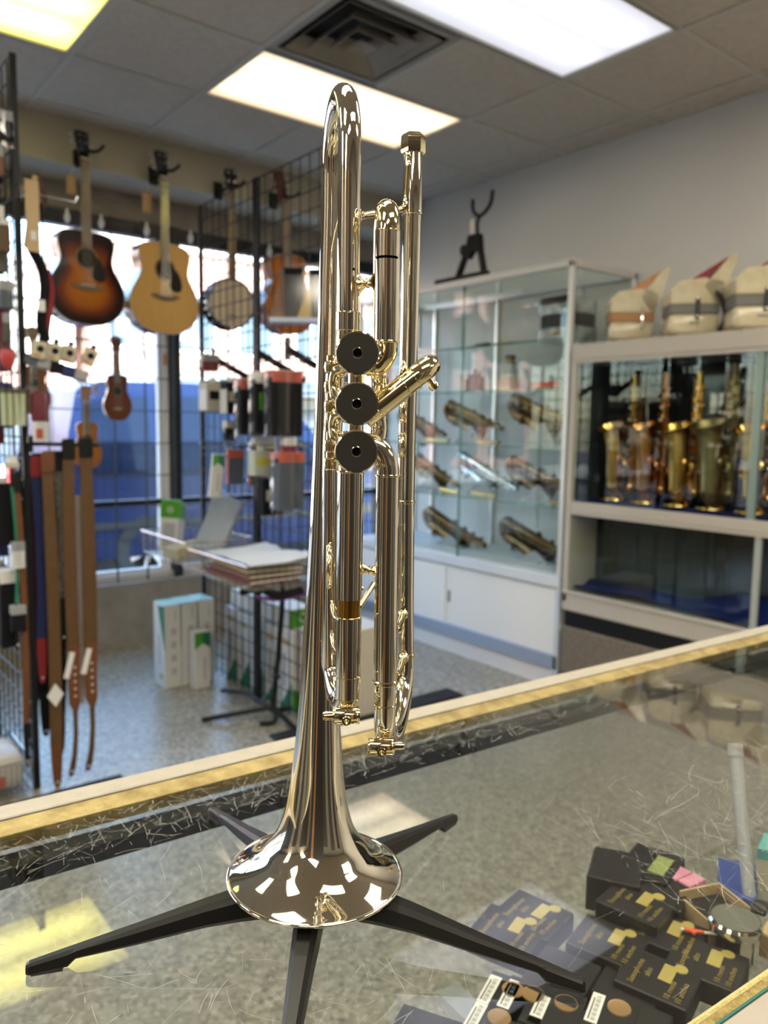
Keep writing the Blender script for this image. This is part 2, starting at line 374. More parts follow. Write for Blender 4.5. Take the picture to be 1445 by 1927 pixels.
# bulbs of a string light under the window head
t = root('string_light', 'string of clear bulbs along the top of the window', 'string light', (0, 4.70, 2.56))
wr = cr([(x, 0, -.012*math.sin(i*2.1)) for i, x in enumerate([.9+.2*k for k in range(13)])], 4)
MB().tube(wr, .0025, 6).build('cord', m_black, t)
m_bulb = mat('frosted_bulb', (.75,.8,.85), .15, spec=.6)
for xb in (1.40, 1.59, 1.86, 2.14, 2.42, 2.70):
    MB().lathe([(.001,-.075),(.014,-.06),(.019,-.042),(.014,-.022),(.008,-.012)], TR(xb,0,0), 10).lathe([(.009,-.014),(.009,.006),(.002,.008)], TR(xb,0,0), 8).build('bulb', m_bulb, t)
# white round letters stuck on the glass, read from the street
for ch, px, pz in (('C',1.545,1.575),('O',1.615,1.572)):
    cu = bpy.data.curves.new('letter', 'FONT'); cu.body = ch; cu.size = .105; cu.extrude = .0008; cu.align_x = 'CENTER'; cu.align_y = 'CENTER'; cu.offset = .002
    tmp = bpy.data.objects.new('tmp', cu); me = bpy.data.meshes.new_from_object(tmp); bpy.data.objects.remove(tmp)
    me.materials.clear(); me.materials.append(m_white)
    o = bpy.data.objects.new('window_letter', me); C.objects.link(o); o.parent = win
    o.matrix_local = TR(px, -.002, pz) @ Matrix.Rotation(PI/2, 4, 'X') @ Matrix.Scale(-1, 4, V(1,0,0))

# ================================================================ the street outside
m_asph = mat('asphalt', (.10,.10,.105), .85, var=.25, vscale=2); m_walk = mat('sidewalk_concrete', (.42,.41,.39), .9, var=.15, vscale=1.5)
struct('street', MB().box(-40, 50, 6.9, 60, -.40, -.27), m_asph)
struct('sidewalk', MB().box(-40, 50, 4.92, 6.9, -.40, -.14).box(-40, 50, 17, 21, -.27, -.14), m_walk)
m_brick = mat('pale_red_brick', (.52,.30,.25), .85, var=.2, vscale=3); m_stucco = mat('white_stucco', (.72,.70,.68), .85, var=.08, vscale=1)
m_wdark = mat('house_window_glass', (.05,.08,.12), .08, spec=.7)
def building(x0, x1, y, h, wm, cols, rows, label, dep=9, z0=-.14):
    r = root('shop_building', label, 'building', ((x0+x1)/2, y, z0), group='buildings across the street')
    w = x1-x0
    MB().box(-w/2, w/2, 0, dep, 0, h).build('wall', wm, r)
    MB().box(-w/2-.15, w/2+.15, -.25, dep+.1, h, h+.35).box(-w/2-.08, w/2+.08, -.12, dep, h-.3, h).build('cornice', m_stucco, r)
    MB().box(-w/2+.4, w/2-.4, -.9, 0, 2.7, 2.85).box(-w/2+.4, w/2-.4, -.92, -.88, 2.35, 2.85).build('awning', m_brick if wm is not m_brick else m_wdark, r)
    for i in range(cols):
        cxx = -w/2 + (i+.5)*w/cols
        for j in range(rows):
            zb = 3.6 + j*2.6; ww = .55
            f = MB().box(cxx-ww-.1, cxx+ww+.1, -.08, -.0, zb-.1, zb+1.6).build('window', m_stucco, r)
            MB().box(cxx-ww, cxx-.03, -.10, -.08, zb, zb+1.5).box(cxx+.03, cxx+ww, -.10, -.08, zb, zb+1.5).build('pane', m_wdark, f)
        MB().box(cxx-w/cols*.38, cxx+w/cols*.38, -.05, 0, .4, 2.3).build('shop_window', m_wdark, r)
    return r
building(-4, 6.5, 21.5, 4.6, m_stucco, 4, 0, 'low white shop building across the street behind the small ukuleles')
building(6.9, 16.8, 21.5, 6.6, m_brick, 5, 1, 'pale red brick building across the street behind the guitars')
building(17.2, 30, 21.5, 5.4, m_stucco, 5, 1, 'long white two storey building across the street behind the banjo')
building(-18, -4.6, 21.5, 6.8, m_brick, 5, 1, 'red brick building across the street beyond the wire rack')
m_car = mat('dark_blue_car_paint', (.004,.013,.055), .35, metal=.0, spec=.18, coat=.05); m_tyre = mat('tyre_rubber', (.02,.02,.02), .7); m_cglass = mat('car_glass', (.006,.012,.03), .05, spec=.12)
def car(loc, label, paint, L=4.6, H=2.06):
    r = root('car', label, 'car', loc)
    prof = [(0,.42),(.02,.85),(.10,1.12),(.30,H-.12),(.55,H-.02),(1.5,H),(2.35,H-.06),(2.75,H-.25),(3.25,1.18),(3.6,1.12),(4.35,1.0),(4.55,.82),(4.6,.45),(4.3,.30),(.3,.30)]
    prof = [(x*L/4.6, z) for x, z in prof]
    m = MB(); hw = .92
    m.ring([[V(x, -hw+.16*max(0,(z-1.1)/.9), z) for x, z in prof], [V(x, hw-.16*max(0,(z-1.1)/.9), z) for x, z in prof]], smooth=False)
    b = m.build('car_body', paint, r)
    side = lambda pts: MB().ring([[V(x*L/4.6, -hw-.004+.16*max(0,(z-1.1)/.9), z) for x, z in pts], [V(x*L/4.6, -hw+.03+.16*max(0,(z-1.1)/.9), z) for x, z in pts]], smooth=False)
    side([(.32,1.18),(.42,H-.22),(1.0,H-.15),(1.0,1.16)]).build('car_window', m_cglass, r)
    side([(1.07,1.16),(1.07,H-.14),(1.9,H-.14),(1.95,1.16)]).build('car_window', m_cglass, r)
    side([(2.02,1.16),(1.97,H-.14),(2.35,H-.2),(2.62,H-.34),(3.02,1.2)]).build('car_window', m_cglass, r)
    MB().ring([[V(2.78*L/4.6,-.72,H-.28),V(3.26*L/4.6,-.84,1.2),V(3.26*L/4.6,.84,1.2),V(2.78*L/4.6,.72,H-.28)],[V(2.80*L/4.6,-.72,H-.26),V(3.29*L/4.6,-.84,1.22),V(3.29*L/4.6,.84,1.22),V(2.80*L/4.6,.72,H-.26)]], smooth=False).build('windscreen', m_cglass, r)
    MB().box(.1,L-.1,-hw-.015,-hw+.02,.60,.66).build('side_trim', m_tyre, r)
    MB().tube([(.5,-.70,H+.05),(2.2,-.70,H+.05)], .02, 6).tube([(.5,.70,H+.05),(2.2,.70,H+.05)], .02, 6).box(.5,.55,-.72,-.68,H-.03,H+.04).box(2.1,2.15,-.72,-.68,H-.05,H+.04).build('roof_rail', m_alu, r)['kind'] = 'stuff'
    for hx in (1.1, 2.05): MB().box(hx*L/4.6, hx*L/4.6+.16, -hw-.03, -hw, 1.02, 1.05).build('door_handle', m_chrome, r)
    MB().box(3.0,3.2,-hw-.22,-hw,1.12,1.30, bev=.03).build('wing_mirror', paint, r)
    for wx in (.95, 3.70):
        for sy in (-1, 1):
            w_ = MB(); M_ = TR(wx*L/4.6, sy*(hw-.10), .36) @ Matrix.Rotation(PI/2, 4, 'X')
            w_.lathe([(.22,-.10),(.34,-.11),(.36,-.07),(.36,.07),(.34,.11),(.22,.10)], M_, 28)
            wo = w_.build('wheel', m_tyre, r)
            ri = MB(); ri.lathe([(.22,-.085),(.235,-.10),(.235,.10),(.22,.085)], M_, 28); ri.cyl(M_ @ V(0,0,-.09), M_ @ V(0,0,.09), .055, n=14)
            for k in range(7):
                a = 2*PI*k/7; ri.box(.04,.225,-.02,.02,-.085,.085, M_ @ Matrix.Rotation(a, 4, 'Z'))
            ri.cyl(M_ @ V(0,0,-.02), M_ @ V(0,0,.02), .22, n=20, mat=1)
            ri.build('wheel_rim', [m_alu, m_dark], wo)
    for sy in (-1, 1):
        MB().box(L-.35,L-.03,sy*.62-.18,sy*.62+.18,.78,.95, bev=.03).build('headlight', m_bulb, r)
        MB().box(-.005,.06,sy*.74-.06,sy*.74+.06,.9,1.2, bev=.02).build('tail_light', mat('tail_light_red', (.4,.02,.02), .2), r)
    return r
car((2.05, 8.55, -.27), 'dark blue sport utility car parked right outside the window', m_car)
car((9.5, 12.6, -.27), 'silver car parked farther along the street beyond the guitar straps and racks', mat('silver_car_paint', (.35,.37,.4), .25, metal=.6, coat=.8), 4.4, 1.55)
tr = root('street_tree', 'bare pale street tree behind the hanging ukulele', 'tree', (6.9, 17.6, -.14))
tk = MB(); tk.tube(cr([(0,0,0),(.03,0,1.2),(-.05,.05,2.4),(0,0,3.4)], 4), [.12,.115,.11,.105,.1,.1,.095,.09,.085,.08,.08,.075,.07], 8).build('trunk', mat('pale_bark', (.34,.29,.25), .9, var=.3), tr)
br = MB()
for k in range(16):
    a = k*2.4; z = 2.0 + k*.13; ln = 1.5 - k*.03
    p = cr([(0,0,z),(math.cos(a)*ln*.4, math.sin(a)*ln*.4, z+.45),(math.cos(a)*ln*.8, math.sin(a)*ln*.8, z+1.2),(math.cos(a+.3)*ln, math.sin(a+.3)*ln, z+1.8)], 3)
    br.tube(p, [.04-.0035*q for q in range(len(p))], 5)
br.build('branch', mat('pale_twig', (.36,.3,.27), .9), tr)
# ================================================================ the display counter
A_C = rad(-3.9)
CO = V(.1481, .746, 0)
MC = Matrix.Translation(CO) @ Matrix.Rotation(A_C, 4, 'Z')      # x along the far edge, -y towards the seller
GZ = 1.026                                                       # glass top
def CL(x, y, z): return MC @ V(x, y, z)
m_rail = mat('cream_rail_paint', (.40,.365,.30), .5, var=.10, vscale=60, bump=.1, bscale=200)
m_gold = mat('worn_gold_strip', (.50,.40,.18), .38, metal=.35, var=.55, vscale=45, vcol=(.30,.22,.09), bump=.35, bscale=140)
m_foam = mat('yellowed_foam', (.62,.46,.16), .9, var=.45, vscale=220, vcol=(.33,.22,.09), bump=1.0, bscale=500)
m_foamw = mat('pale_foam_edge', (.75,.62,.30), .9, bump=.8, bscale=300)
m_lam = mat('cream_laminate', (.37,.325,.28), .4, var=.08, vscale=20)
m_tealedge = mat('glass_edge_teal', (.05,.16,.14), .15, spec=.7)
def top_glass():
    m = glass('counter_glass', (.965,.975,.96), 1.5)
    for n in m.node_tree.nodes:
        if n.type == 'MATH' and n.operation == 'MULTIPLY_ADD': n.inputs[1].default_value = 1.75
    return m
m_ctop = top_glass(); m_shelfglass = glass('shelf_glass', (.965,.98,.97), 1.5)
ct = root('display_counter', 'long glass topped display counter with cream rail under the trumpet stand', 'counter', M=MC)
X0, X1 = -1.5, 2.3
MB().box(X0, X1, -.030, 0, 1.004, GZ+.005, bev=.003).build('front_rail', m_rail, ct)
MB().ring([[V(x,-.030,GZ+.0045),V(x,-.052,GZ+.0005),V(x,-.052,GZ-.012),V(x,-.030,GZ-.012)] for x in (X0, X1)], smooth=False).build('gold_strip', m_gold, ct)
MB().box(X0, X1, -.0315, -.0298, GZ-.003, GZ+.0047).build('rail_groove', m_dark, ct)
MB().box(X0, X1, -.5115, -.0525, GZ-.006, GZ).build('glass_top', m_ctop, ct)
MB().box(X0, X1, -.5132, -.5117, GZ-.006, GZ).build('glass_edge', m_tealedge, ct)
MB().box(X0, X1, -.086, -.060, .998, 1.014).build('lamp_housing', m_black, ct)
MB().box(X0, X1, -.5112, -.5010, .985, 1.0195, bev=.001).build('foam_strip', m_foam, ct)
MB().box(X0, X1, -.5008, -.4970, .99, 1.0195, bev=.0012).build('foam_lip', m_foamw, ct)
MB().box(X0, X1, -.572, -.5135, .96, GZ+.001, bev=.002).build('rear_rail', m_lam, ct)
MB().box(X0, X1, -.024, -.017, .13, 1.003).build('front_glass', m_shelfglass, ct)
MB().box(X0, X1, -.026, -.004, .06, .13).build('kick_rail', m_rail, ct)
MB().box(X0, X1, -.56, -.05, 0, .06).build('plinth', m_black, ct)
MB().box(.02, X1, -.488, -.22, .848, .854).build('glass_shelf', m_shelfglass, ct)
for x in (X0+.02, X1-.02):
    MB().box(x-.02, x+.02, -.04, 0, .06, 1.003).build('corner_post', m_rail, ct)
for x in (X0+.02, X1-.02):
    MB().box(x-.02, x+.02, -.565, -.52, .06, .96).build('corner_post', m_rail, ct)
for x in (.35, 1.1, 1.9):
    MB().box(x-.012, x+.012, -.488, -.22, .835, .847).build('shelf_bracket', m_alu, ct)

# worn scratches in the top of the glass, thickest along the front edge, at the left end and over the reed boxes
m_scr = bpy.data.materials.new('glass_scratch'); m_scr.use_nodes = True; _t = m_scr.node_tree; _t.nodes.clear()
_o = _t.nodes.new('ShaderNodeOutputMaterial'); _m = _t.nodes.new('ShaderNodeMixShader'); _tr = _t.nodes.new('ShaderNodeBsdfTransparent'); _d = _t.nodes.new('ShaderNodeBsdfDiffuse')
_d.inputs[0].default_value = (.66,.67,.65,1); _m.inputs[0].default_value = .62; _t.links.new(_tr.outputs[0], _m.inputs[1]); _t.links.new(_d.outputs[0], _m.inputs[2]); _t.links.new(_m.outputs[0], _o.inputs[0])
def scratches(n, area, lmin, lmax, wmax, seed):
    rn = random.Random(seed); m = MB()
    for _ in range(n):
        x = rn.uniform(area[0], area[1]); y = rn.uniform(area[2], area[3]); a = rn.gauss(.9, .9); L_ = lmin*(lmax/lmin)**rn.random(); bend = rn.gauss(0, .25); w_ = rn.uniform(.00005, wmax)
        k = 1 if L_ < .008 else 4; pts = []
        for i in range(k+1):
            pts.append((x, y)); x += math.cos(a)*L_/k; y += math.sin(a)*L_/k; a += bend/k
        for i in range(k):
            (xa, ya), (xb, yb_) = pts[i], pts[i+1]; q = math.atan2(yb_-ya, xb-xa); nx, ny = -math.sin(q)*w_/2, math.cos(q)*w_/2
            if not (-.508 < min(ya, yb_) and max(ya, yb_) < -.054): continue
            m.add([(xa-nx,ya-ny,GZ+.00012),(xb-nx,yb_-ny,GZ+.00012),(xb+nx,yb_+ny,GZ+.00012),(xa+nx,ya+ny,GZ+.00012)], [(0,1,2,3)])
    return m
for args in ((700,(-.15,.55,-.125,-.056),.004,.035,.00036,1),(350,(.55,1.6,-.12,-.056),.004,.03,.00034,2),(650,(-.15,.22,-.42,-.10),.004,.035,.00026,3),(550,(.40,.85,-.50,-.30),.006,.07,.00026,4),(500,(.10,1.2,-.50,-.07),.004,.05,.00018,5)):
    scratches(*args).build('scratch', m_scr, ct)['kind'] = 'stuff'

# ---- what lies on the glass shelf
SZ = .8545
m_bbox = mat('black_card', (.014,.013,.014), .38, var=.2, vscale=30)
m_goldp = mat('gold_print', (.30,.22,.055), .45, metal=.2); m_goldl = mat('gold_label', (.42,.34,.10), .4, metal=.15)
def text_mb(body, size, M_, mats, name, parent):
    cu = bpy.data.curves.new('t', 'FONT'); cu.body = body; cu.size = size; cu.extrude = .00012; cu.resolution_u = 2
    tmp = bpy.data.objects.new('tmp', cu); me = bpy.data.meshes.new_from_object(tmp); bpy.data.objects.remove(tmp); bpy.data.curves.remove(cu)
    me.materials.clear(); me.materials.append(mats); me.transform(M_)
    o = bpy.data.objects.new(name, me); C.objects.link(o); o.parent = parent; return o
def reed_box(label, x, y, z, rz, first=None, w=.058, d=.066, h=.023, tilt=0, rx=0):
    M_ = TR(x, y, z, rx, tilt, rz)
    if first is not None: return dup(first, M_, label, 'black reed boxes under the glass')
    r = root('reed_box', label, 'box', M=M_, group='black reed boxes under the glass')
    MB().box(-w/2,w/2,-d/2,d/2,0,h, bev=.0012).build('carton', m_bbox, r)
    MB().box(-.004,.021,-.012,.000,h,h+.0006).build('gold_label', m_goldl, r)
    MB().lathe([(.0001,h+.0007),(.0062,h+.0007),(.0062,h)], TR(.0215,-.0145,0), 18).build('gold_seal', m_goldl, r)
    for s_, sz, px, py in (('Saxophone', .0085, -.023, .017), ('alto', .0085, -.006, .007), ('10 reeds', .0078, -.026, -.016), ('10 anches', .0078, -.026, -.026)):
        text_mb(s_, sz, TR(px, py, h+.0002), m_goldp, 'print', r)
    return r
# positions from the photograph's rows, at the height of the box tops
rb = None; RZ = rad(16)
boxes = [
 ('black reed box with crisp gold lettering lying nearest the bottom edge of the glass shelf', .621, .366, 0, RZ),
 ('black reed box with dull gold label lying against the worn foam strip', .677, .350, 0, RZ+.02),
 ('black reed box between the torn tan carton and the fork shaped red scrap', .687, .398, 0, RZ),
 ('black reed box with brightest yellow label lying on top of the heap', .690, .436, .012, RZ-.1),
 ('black reed box half under the bluish light reflection with its gold label showing', .628, .426, 0, RZ),
 ('black reed box at the far left of the heap under the reflection', .562, .498, 0, RZ+.05),
 ('black reed box behind the bluish reflection with small gold label', .600, .500, 0.0, RZ-.08),
]
for lab, x, y, dz, a in boxes:
    o = reed_box(lab, x, y, SZ+dz, a, rb); rb = rb or o
for lab, x, y, z, a, h in [('plain black reed box standing on edge at the back of the heap', .722, .484, SZ, .5, .040), ('plain black reed box with green printed end at the back of the heap', .768, .470, SZ, .25, .034), ('plain black reed box lying behind the brightest yellow label', .738, .440, SZ, .35, .030),
                           ('plain black reed box in the corner under the leg of the trumpet stand', .553, .425, SZ, .3, .020), ('plain black reed box between the trumpet stand foot and the lettered boxes', .605, .382, SZ, .28, .016), ('flat black reed box at the bottom edge beside the white stickers', .553, .350, SZ, .3, .018), ('plain black reed box under the white stickers', .500, .395, SZ, .25, .018), ('black reed box at the lower edge below the price stickers', .470, .345, SZ, .3, .018), ('lone black reed box at the left end of the shelf', .404, .452, SZ, .5, .012)]:
    m = MB().box(-.034,.034,-.028,.028,0,h, bev=.001)
    r = root('reed_box', lab, 'box', M=TR(x,y,z,0,0,a), group='black reed boxes under the glass'); m.build('carton', m_bbox, r)
    if 'green' in lab: MB().box(-.022,.022,-.0286,-.028,h*.35,h*.75).box(-.02,.02,-.02,-.002,h,h+.0005).build('green_print', mat('olive_print', (.22,.26,.08), .5), r)
# white price stickers with coin seals lie on the boxes near the bottom edge
m_stick = mat('white_sticker', (.72,.71,.68), .5); m_ink = mat('grey_ink', (.12,.12,.12), .6); m_copper = mat('copper_coin_print', (.36,.22,.10), .35, metal=.4)
for k, (x, y, a) in enumerate([(.487,.452,.42), (.497,.437,.42), (.452,.436,.42), (.512,.412,.42), (.545,.380,.42)]):
    lab = ['upper one of the two touching white price stickers on the clear packs', 'lower one of the two touching white price stickers on the clear packs', 'white price sticker farthest to the left on the clear packs', 'white price sticker next to the ringed copper seal', 'white price sticker at the bottom edge beside the lettered black box'][k]
    r = root('clear_pack', lab, 'pack', M=TR(x, y, SZ+.0185, 0, 0, a), group='clear packs with white stickers')
    MB().box(-.026,.026,-.034,.006,-.0006,.0004).build('pack_card', m_bbox, r)
    MB().box(-.019,.019,-.0055,.0055,.0005,.0012).build('price_sticker', m_stick, r)
    p = MB()
    for q in range(16): p.box(-.016+q*.002, -.0152+q*.002-.0003*(q%3), -.003, .0008, .0012,.0014)
    p.box(-.016,.012,.002,.0032,.0012,.0014); p.build('bar_print', m_ink, r)['kind'] = 'stuff'
    MB().lathe([(.0001,.0012),(.0085,.0012),(.0100,.0016),(.0104,.0008),(.0104,.0004)], TR(.010,-.019,0), 24).build('coin_seal', m_copper, r)
m_pink = mat('pink_card', (.56,.22,.32), .6)
pk = root('pink_box', 'pink carton block in front of another pink carton under the glass', 'box', M=TR(.777,.425,SZ,0,0,rad(-6)), group='pink cartons under the glass')
MB().box(-.0145,.0145,-.0077,.0077,0,.032, bev=.0008).build('carton', m_pink, pk); MB().box(-.0147,.0147,-.0079,.0079,.024,.0245).build('lid_seam', mat('pink_seam', (.35,.14,.2), .7), pk)
dup(pk, TR(.777,.4415,SZ,0,0,rad(-6)), 'pink carton block farthest from the camera under the glass')
# tan open carton with black inside
m_kraft = mat('tan_card', (.50,.36,.20), .75, var=.1)
tb = root('open_carton', 'open tan carton with black contents between the reed boxes and metal jar', 'box', M=TR(.757,.387,SZ,0,0,rad(-20)))
MB().box(-.026,-.024,-.022,.022,0,.03).box(.024,.026,-.022,.022,0,.036).box(-.026,.026,.022,.024,0,.036).box(-.026,.026,-.024,-.022,0,.02).box(-.026,.026,-.024,.024,0,.002).build('carton', m_kraft, tb)
MB().box(-.022,.022,-.02,.02,.002,.028, bev=.002).build('black_filling', m_bbox, tb)
# chrome jar with an overhanging lid
m_pol = mat('polished_steel', (.62,.60,.56), .09, metal=1)
jar = root('metal_jar', 'polished metal jar with wide flat lid beside the foam strip', 'jar', M=TR(.732,.352,SZ))
MB().lathe([(.0001,.0),(.0175,0),(.0185,.002),(.0185,.034)], None, 36).build('jar_body', m_pol, jar)
MB().lathe([(.0185,.033),(.0245,.033),(.0255,.035),(.0255,.041),(.0235,.0435),(.0001,.0437)], None, 40).build('jar_lid', [m_pol], jar)
MB().lathe([(.0001,.0439),(.0225,.0438)], None, 36).build('lid_felt', mat('grey_felt', (.12,.12,.10), .7), jar)
m_redp = mat('orange_red_plastic', (.75,.12,.05), .35)
rp = root('red_clip', 'small orange red and white clip lying on a black reed box', 'clip', M=TR(.707,.374,SZ+.026,0,0,rad(-50)))
MB().prism([(-.016,-.001),(-.012,.003),(-.004,.002),(.002,.002),(.004,-.001),(-.004,-.002),(-.007,-.006),(-.010,-.002)], 0, .002).build('clip_body', m_redp, rp)
MB().box(.003,.016,-.0015,.0015,0,.002, bev=.0006).box(-.019,-.015,-.001,.002,0,.002, bev=.0006).build('clip_tip', m_stick, rp)
# tube, blue box and pale cartons at the right end of the shelf
m_greyt = mat('grey_plastic_tube', (.36,.37,.40), .3)
gt = root('grey_tube', 'pale grey plastic tube leaning behind the metal jar', 'tube', M=TR(.83,.385,SZ))
MB().cyl((0,0,.008),(.055,.055,.150), .007, n=16).build('tube_body', m_greyt, gt); MB().cyl((.052,.052,.142),(.057,.057,.155), .0085, n=16).build('tube_cap', m_greyt, gt)
b = root('blue_box', 'dark blue carton behind the metal jar', 'box', M=TR(.85,.41,SZ,0,0,.5)); MB().box(-.04,.04,-.02,.02,0,.014, bev=.001).build('carton', mat('blue_card', (.03,.06,.25), .5), b); MB().box(-.03,.03,-.0205,-.02,.004,.010).build('label_strip', m_bbox, b)
b = root('teal_box', 'white and teal carton cut by the photo edge behind the metal jar', 'box', M=TR(.895,.385,SZ,0,0,.3)); MB().box(-.02,.02,-.02,.02,0,.05, bev=.001).build('carton', mat('pale_card', (.62,.56,.42), .6), b); MB().box(-.0206,.0206,-.0206,.0206,.036,.0506, bev=.001).build('teal_lid', mat('teal_card', (.10,.38,.38), .5), b)
b = root('tan_carton', 'flat tan carton beside the metal jar near the foam strip', 'box', M=TR(.79,.325,SZ,0,0,.2)); MB().box(-.03,.03,-.02,.02,0,.026, bev=.001).build('carton', m_kraft, b); MB().box(-.012,.012,-.0206,-.02,.006,.02).build('paper_label', m_stick, b)
b = root('clear_case', 'clear plastic case with dark parts next to the metal jar', 'case', M=TR(.790,.355,SZ+.027,0,0,.2)); MB().box(-.018,.018,-.012,.012,0,.010, bev=.002).build('case_shell', m_shelfglass, b); MB().box(-.012,.012,-.008,.008,.001,.006, bev=.002).build('dark_parts', m_bbox, b)

# ================================================================ the trumpet
m_sil = mat('trumpet_silver', (.80,.745,.63), .045, metal=1); m_br = mat('trumpet_brass', (.80,.69,.42), .07, metal=1)
m_cap = mat('valve_cap_metal', (.60,.56,.47), .10, metal=1); m_raw = mat('raw_brass', (.50,.27,.06), .22, metal=1)
OT = V(.2867, .4362, CAMZ-.314); vv = V(OT.x, OT.y, 0).normalized(); rr_ = V(vv.y, -vv.x, 0)
MT = frame(OT, rr_, vv, V(0,0,1))
tp = root('trumpet', 'polished silver and brass trumpet standing bell down on the counter', 'trumpet', M=MT)
base = V(.0006, 0, 0); top = V(.0075, 0, .433); ax = (top-base).normalized(); ex = (V(1,0,0)-ax*ax.x).normalized(); MBell = frame(base, ex, ax.cross(ex), ax)
prof = [(.0608,.0002),(.0588,.0012),(.0555,.0027),(.0520,.0045),(.0480,.0070),(.0440,.0100),(.0400,.0138),(.0360,.0186),(.0322,.0232),(.0288,.0282),(.0258,.0345),(.0232,.0430),(.0210,.0525),(.0190,.0650),(.0174,.0800),(.0152,.106),(.0136,.132),(.0120,.170),(.0104,.214),(.0090,.257),(.0078,.313),(.0069,.382),(.0064,.433)]
pp = cr([(r, z) for r, z in prof], 3)
m = MB(); m.lathe([(p.x, p.y) for p in pp], MBell, 72); m.lathe([(p.x-.0006, p.y-.0004) for p in pp[:44]], MBell, 48); m.build('bell', m_sil, tp)
MB().torus((0,0,.0), .0605, .0014, n=72, k=10, M=MBell).build('bell_rim', m_sil, tp)
R_ = .0350; zc = .4705
path = [top, V(.0078,0,.452)] + [V(.0078+(.0168-.0078)*(.5-.5*math.cos(q)), -R_+R_*math.cos(q), zc+R_*math.sin(q)) for q in [PI*i/20 for i in range(21)]] + [V(.0168,-.07,.44), V(.0170,-.07,.377)]
MB().tube(path, [.0064]*len(path), 20, False).build('bell_bow', m_sil, tp)
MB().lathe([(.0066,.3765),(.0071,.3768),(.0071,.3672),(.0066,.3668)], TR(.0172,-.07,0), 24).torus((.0172,-.07,.3768), .0069, .0005, n=24, k=6).build('bow_ferrule', m_sil, tp)
MB().tube(cr([(.0172,-.07,.368),(.0172,-.07,.358),(.0190,-.07,.352)], 5), .0066, 18, False).build('bow_elbow', m_br, tp)
VZ = (.351, .325, .3003)
for z in VZ:
    a = .0204; M_v = TR(.0204,0,z) @ Matrix.Rotation(-PI/2, 4, 'X')
    c = MB(); c.lathe([(.0088,-.107),(.0088,.018),(.0098,.019),(.0098,.026),(.0040,.030)], TR(a,0,z) @ Matrix.Rotation(-PI/2, 4, 'X'), 36); co_ = c.build('valve_casing', m_sil, tp)
    c = MB(); c.lathe([(.0098,-.1060),(.0108,-.1066),(.0108,-.1128),(.0105,-.1143)], TR(a,0,z) @ Matrix.Rotation(-PI/2, 4, 'X'), 48)
    c.ring([[M_v @ V(r_*math.cos(t_), r_*math.sin(t_), -.1143) for t_ in [2*PI*i/48 for i in range(48)]] for r_ in (.0105,.0024)], (False,False), smooth=False)
    k = c.build('valve_cap', m_cap, tp)
    MB().lathe([(.0024,-.1143),(.0021,-.110),(.0001,-.1098)], TR(a,0,z) @ Matrix.Rotation(-PI/2, 4, 'X'), 20).build('cap_hole', m_dark, k)
    MB().torus((a,-.1143,z), .0025, .0003, 'y', n=20, k=6).torus((a,-.1134,z), .01055, .0008, 'y', n=48, k=8).build('cap_rim', m_sil, k)
    MB().cyl((a,.028,z),(a,.050,z), .0022, n=12).lathe([(.0022,.048),(.0078,.0485),(.0082,.0500),(.0078,.0515),(.0001,.0512)], TR(a,0,z) @ Matrix.Rotation(-PI/2, 4, 'X'), 24).build('finger_button', m_sil, tp)
# crossover tubes between the valves on either side
for z0, z1 in ((VZ[0],VZ[1]),(VZ[1],VZ[2])):
    zm = (z0+z1)/2
    MB().tube(cr([(.026,-.060,z0-.002),(.0345,-.060,z0-.005),(.0365,-.058,zm),(.0345,-.060,z1+.005),(.026,-.060,z1+.002)], 6), .0050, 14, False).build('crossover_tube', m_sil, tp)
    MB().tube(cr([(.0150,-.048,z0-.004),(.0112,-.046,z0-.006),(.0102,-.044,zm),(.0112,-.046,z1+.006),(.0150,-.048,z1+.004)], 6), .0036, 14, False).build('crossover_tube', m_br, tp)
    MB().cyl((.0204,-.101,z0-.0085),(.0204,-.101,z1+.0085), .0042, n=14).build('casing_link', m_br, tp)
bal = MB()
for z in (.349,.337,.325,.313,.301,.290): bal.lathe([(.0030,-.004),(.0046,-.003),(.0050,0),(.0046,.003),(.0030,.004)], TR(.0088,-.036,z), 14)
bal.cyl((.0088,-.036,.286),(.0088,-.036,.356), .0034, n=12); bal.build('side_baluster', m_br, tp)
# first valve slide (towards the player)
MB().cyl((.0373,-.09,.359),(.0371,-.09,.4026), .00690, n=28, caps=False).lathe([(.0060,.4026),(.0069,.4026)], TR(.0371,-.09,0), 28).build('first_slide_sleeve', m_sil, tp)
MB().lathe([(.0060,.4040),(.0068,.4040),(.0068,.4172),(.0062,.4176)], TR(.0370,-.09,0), 28).build('first_slide_ferrule', m_sil, tp)
cx = MB(); q = [V(.0370,-.09,.4170)] + arc((.0372,-.078,.4190), (0,-1,0), (0,0,1), .012, 0, PI, 14) + [V(.0376,-.066,.37), V(.0378,-.066,.352)]
cx.tube(q, .0063, 20, False).build('first_slide_crook', m_br, tp)
MB().torus((.0370,-.09,.4174), .0064, .0006, n=28, k=6).torus((.0373,-.09,.3592), .0069, .0006, n=28, k=6).build('slide_ring', m_br, tp)
MB().tube(cr([(.0373,-.09,.359),(.0368,-.09,.353),(.0330,-.089,.3475),(.0270,-.088,.3470)], 5), .0062, 18, False).build('first_slide_elbow', m_br, tp)
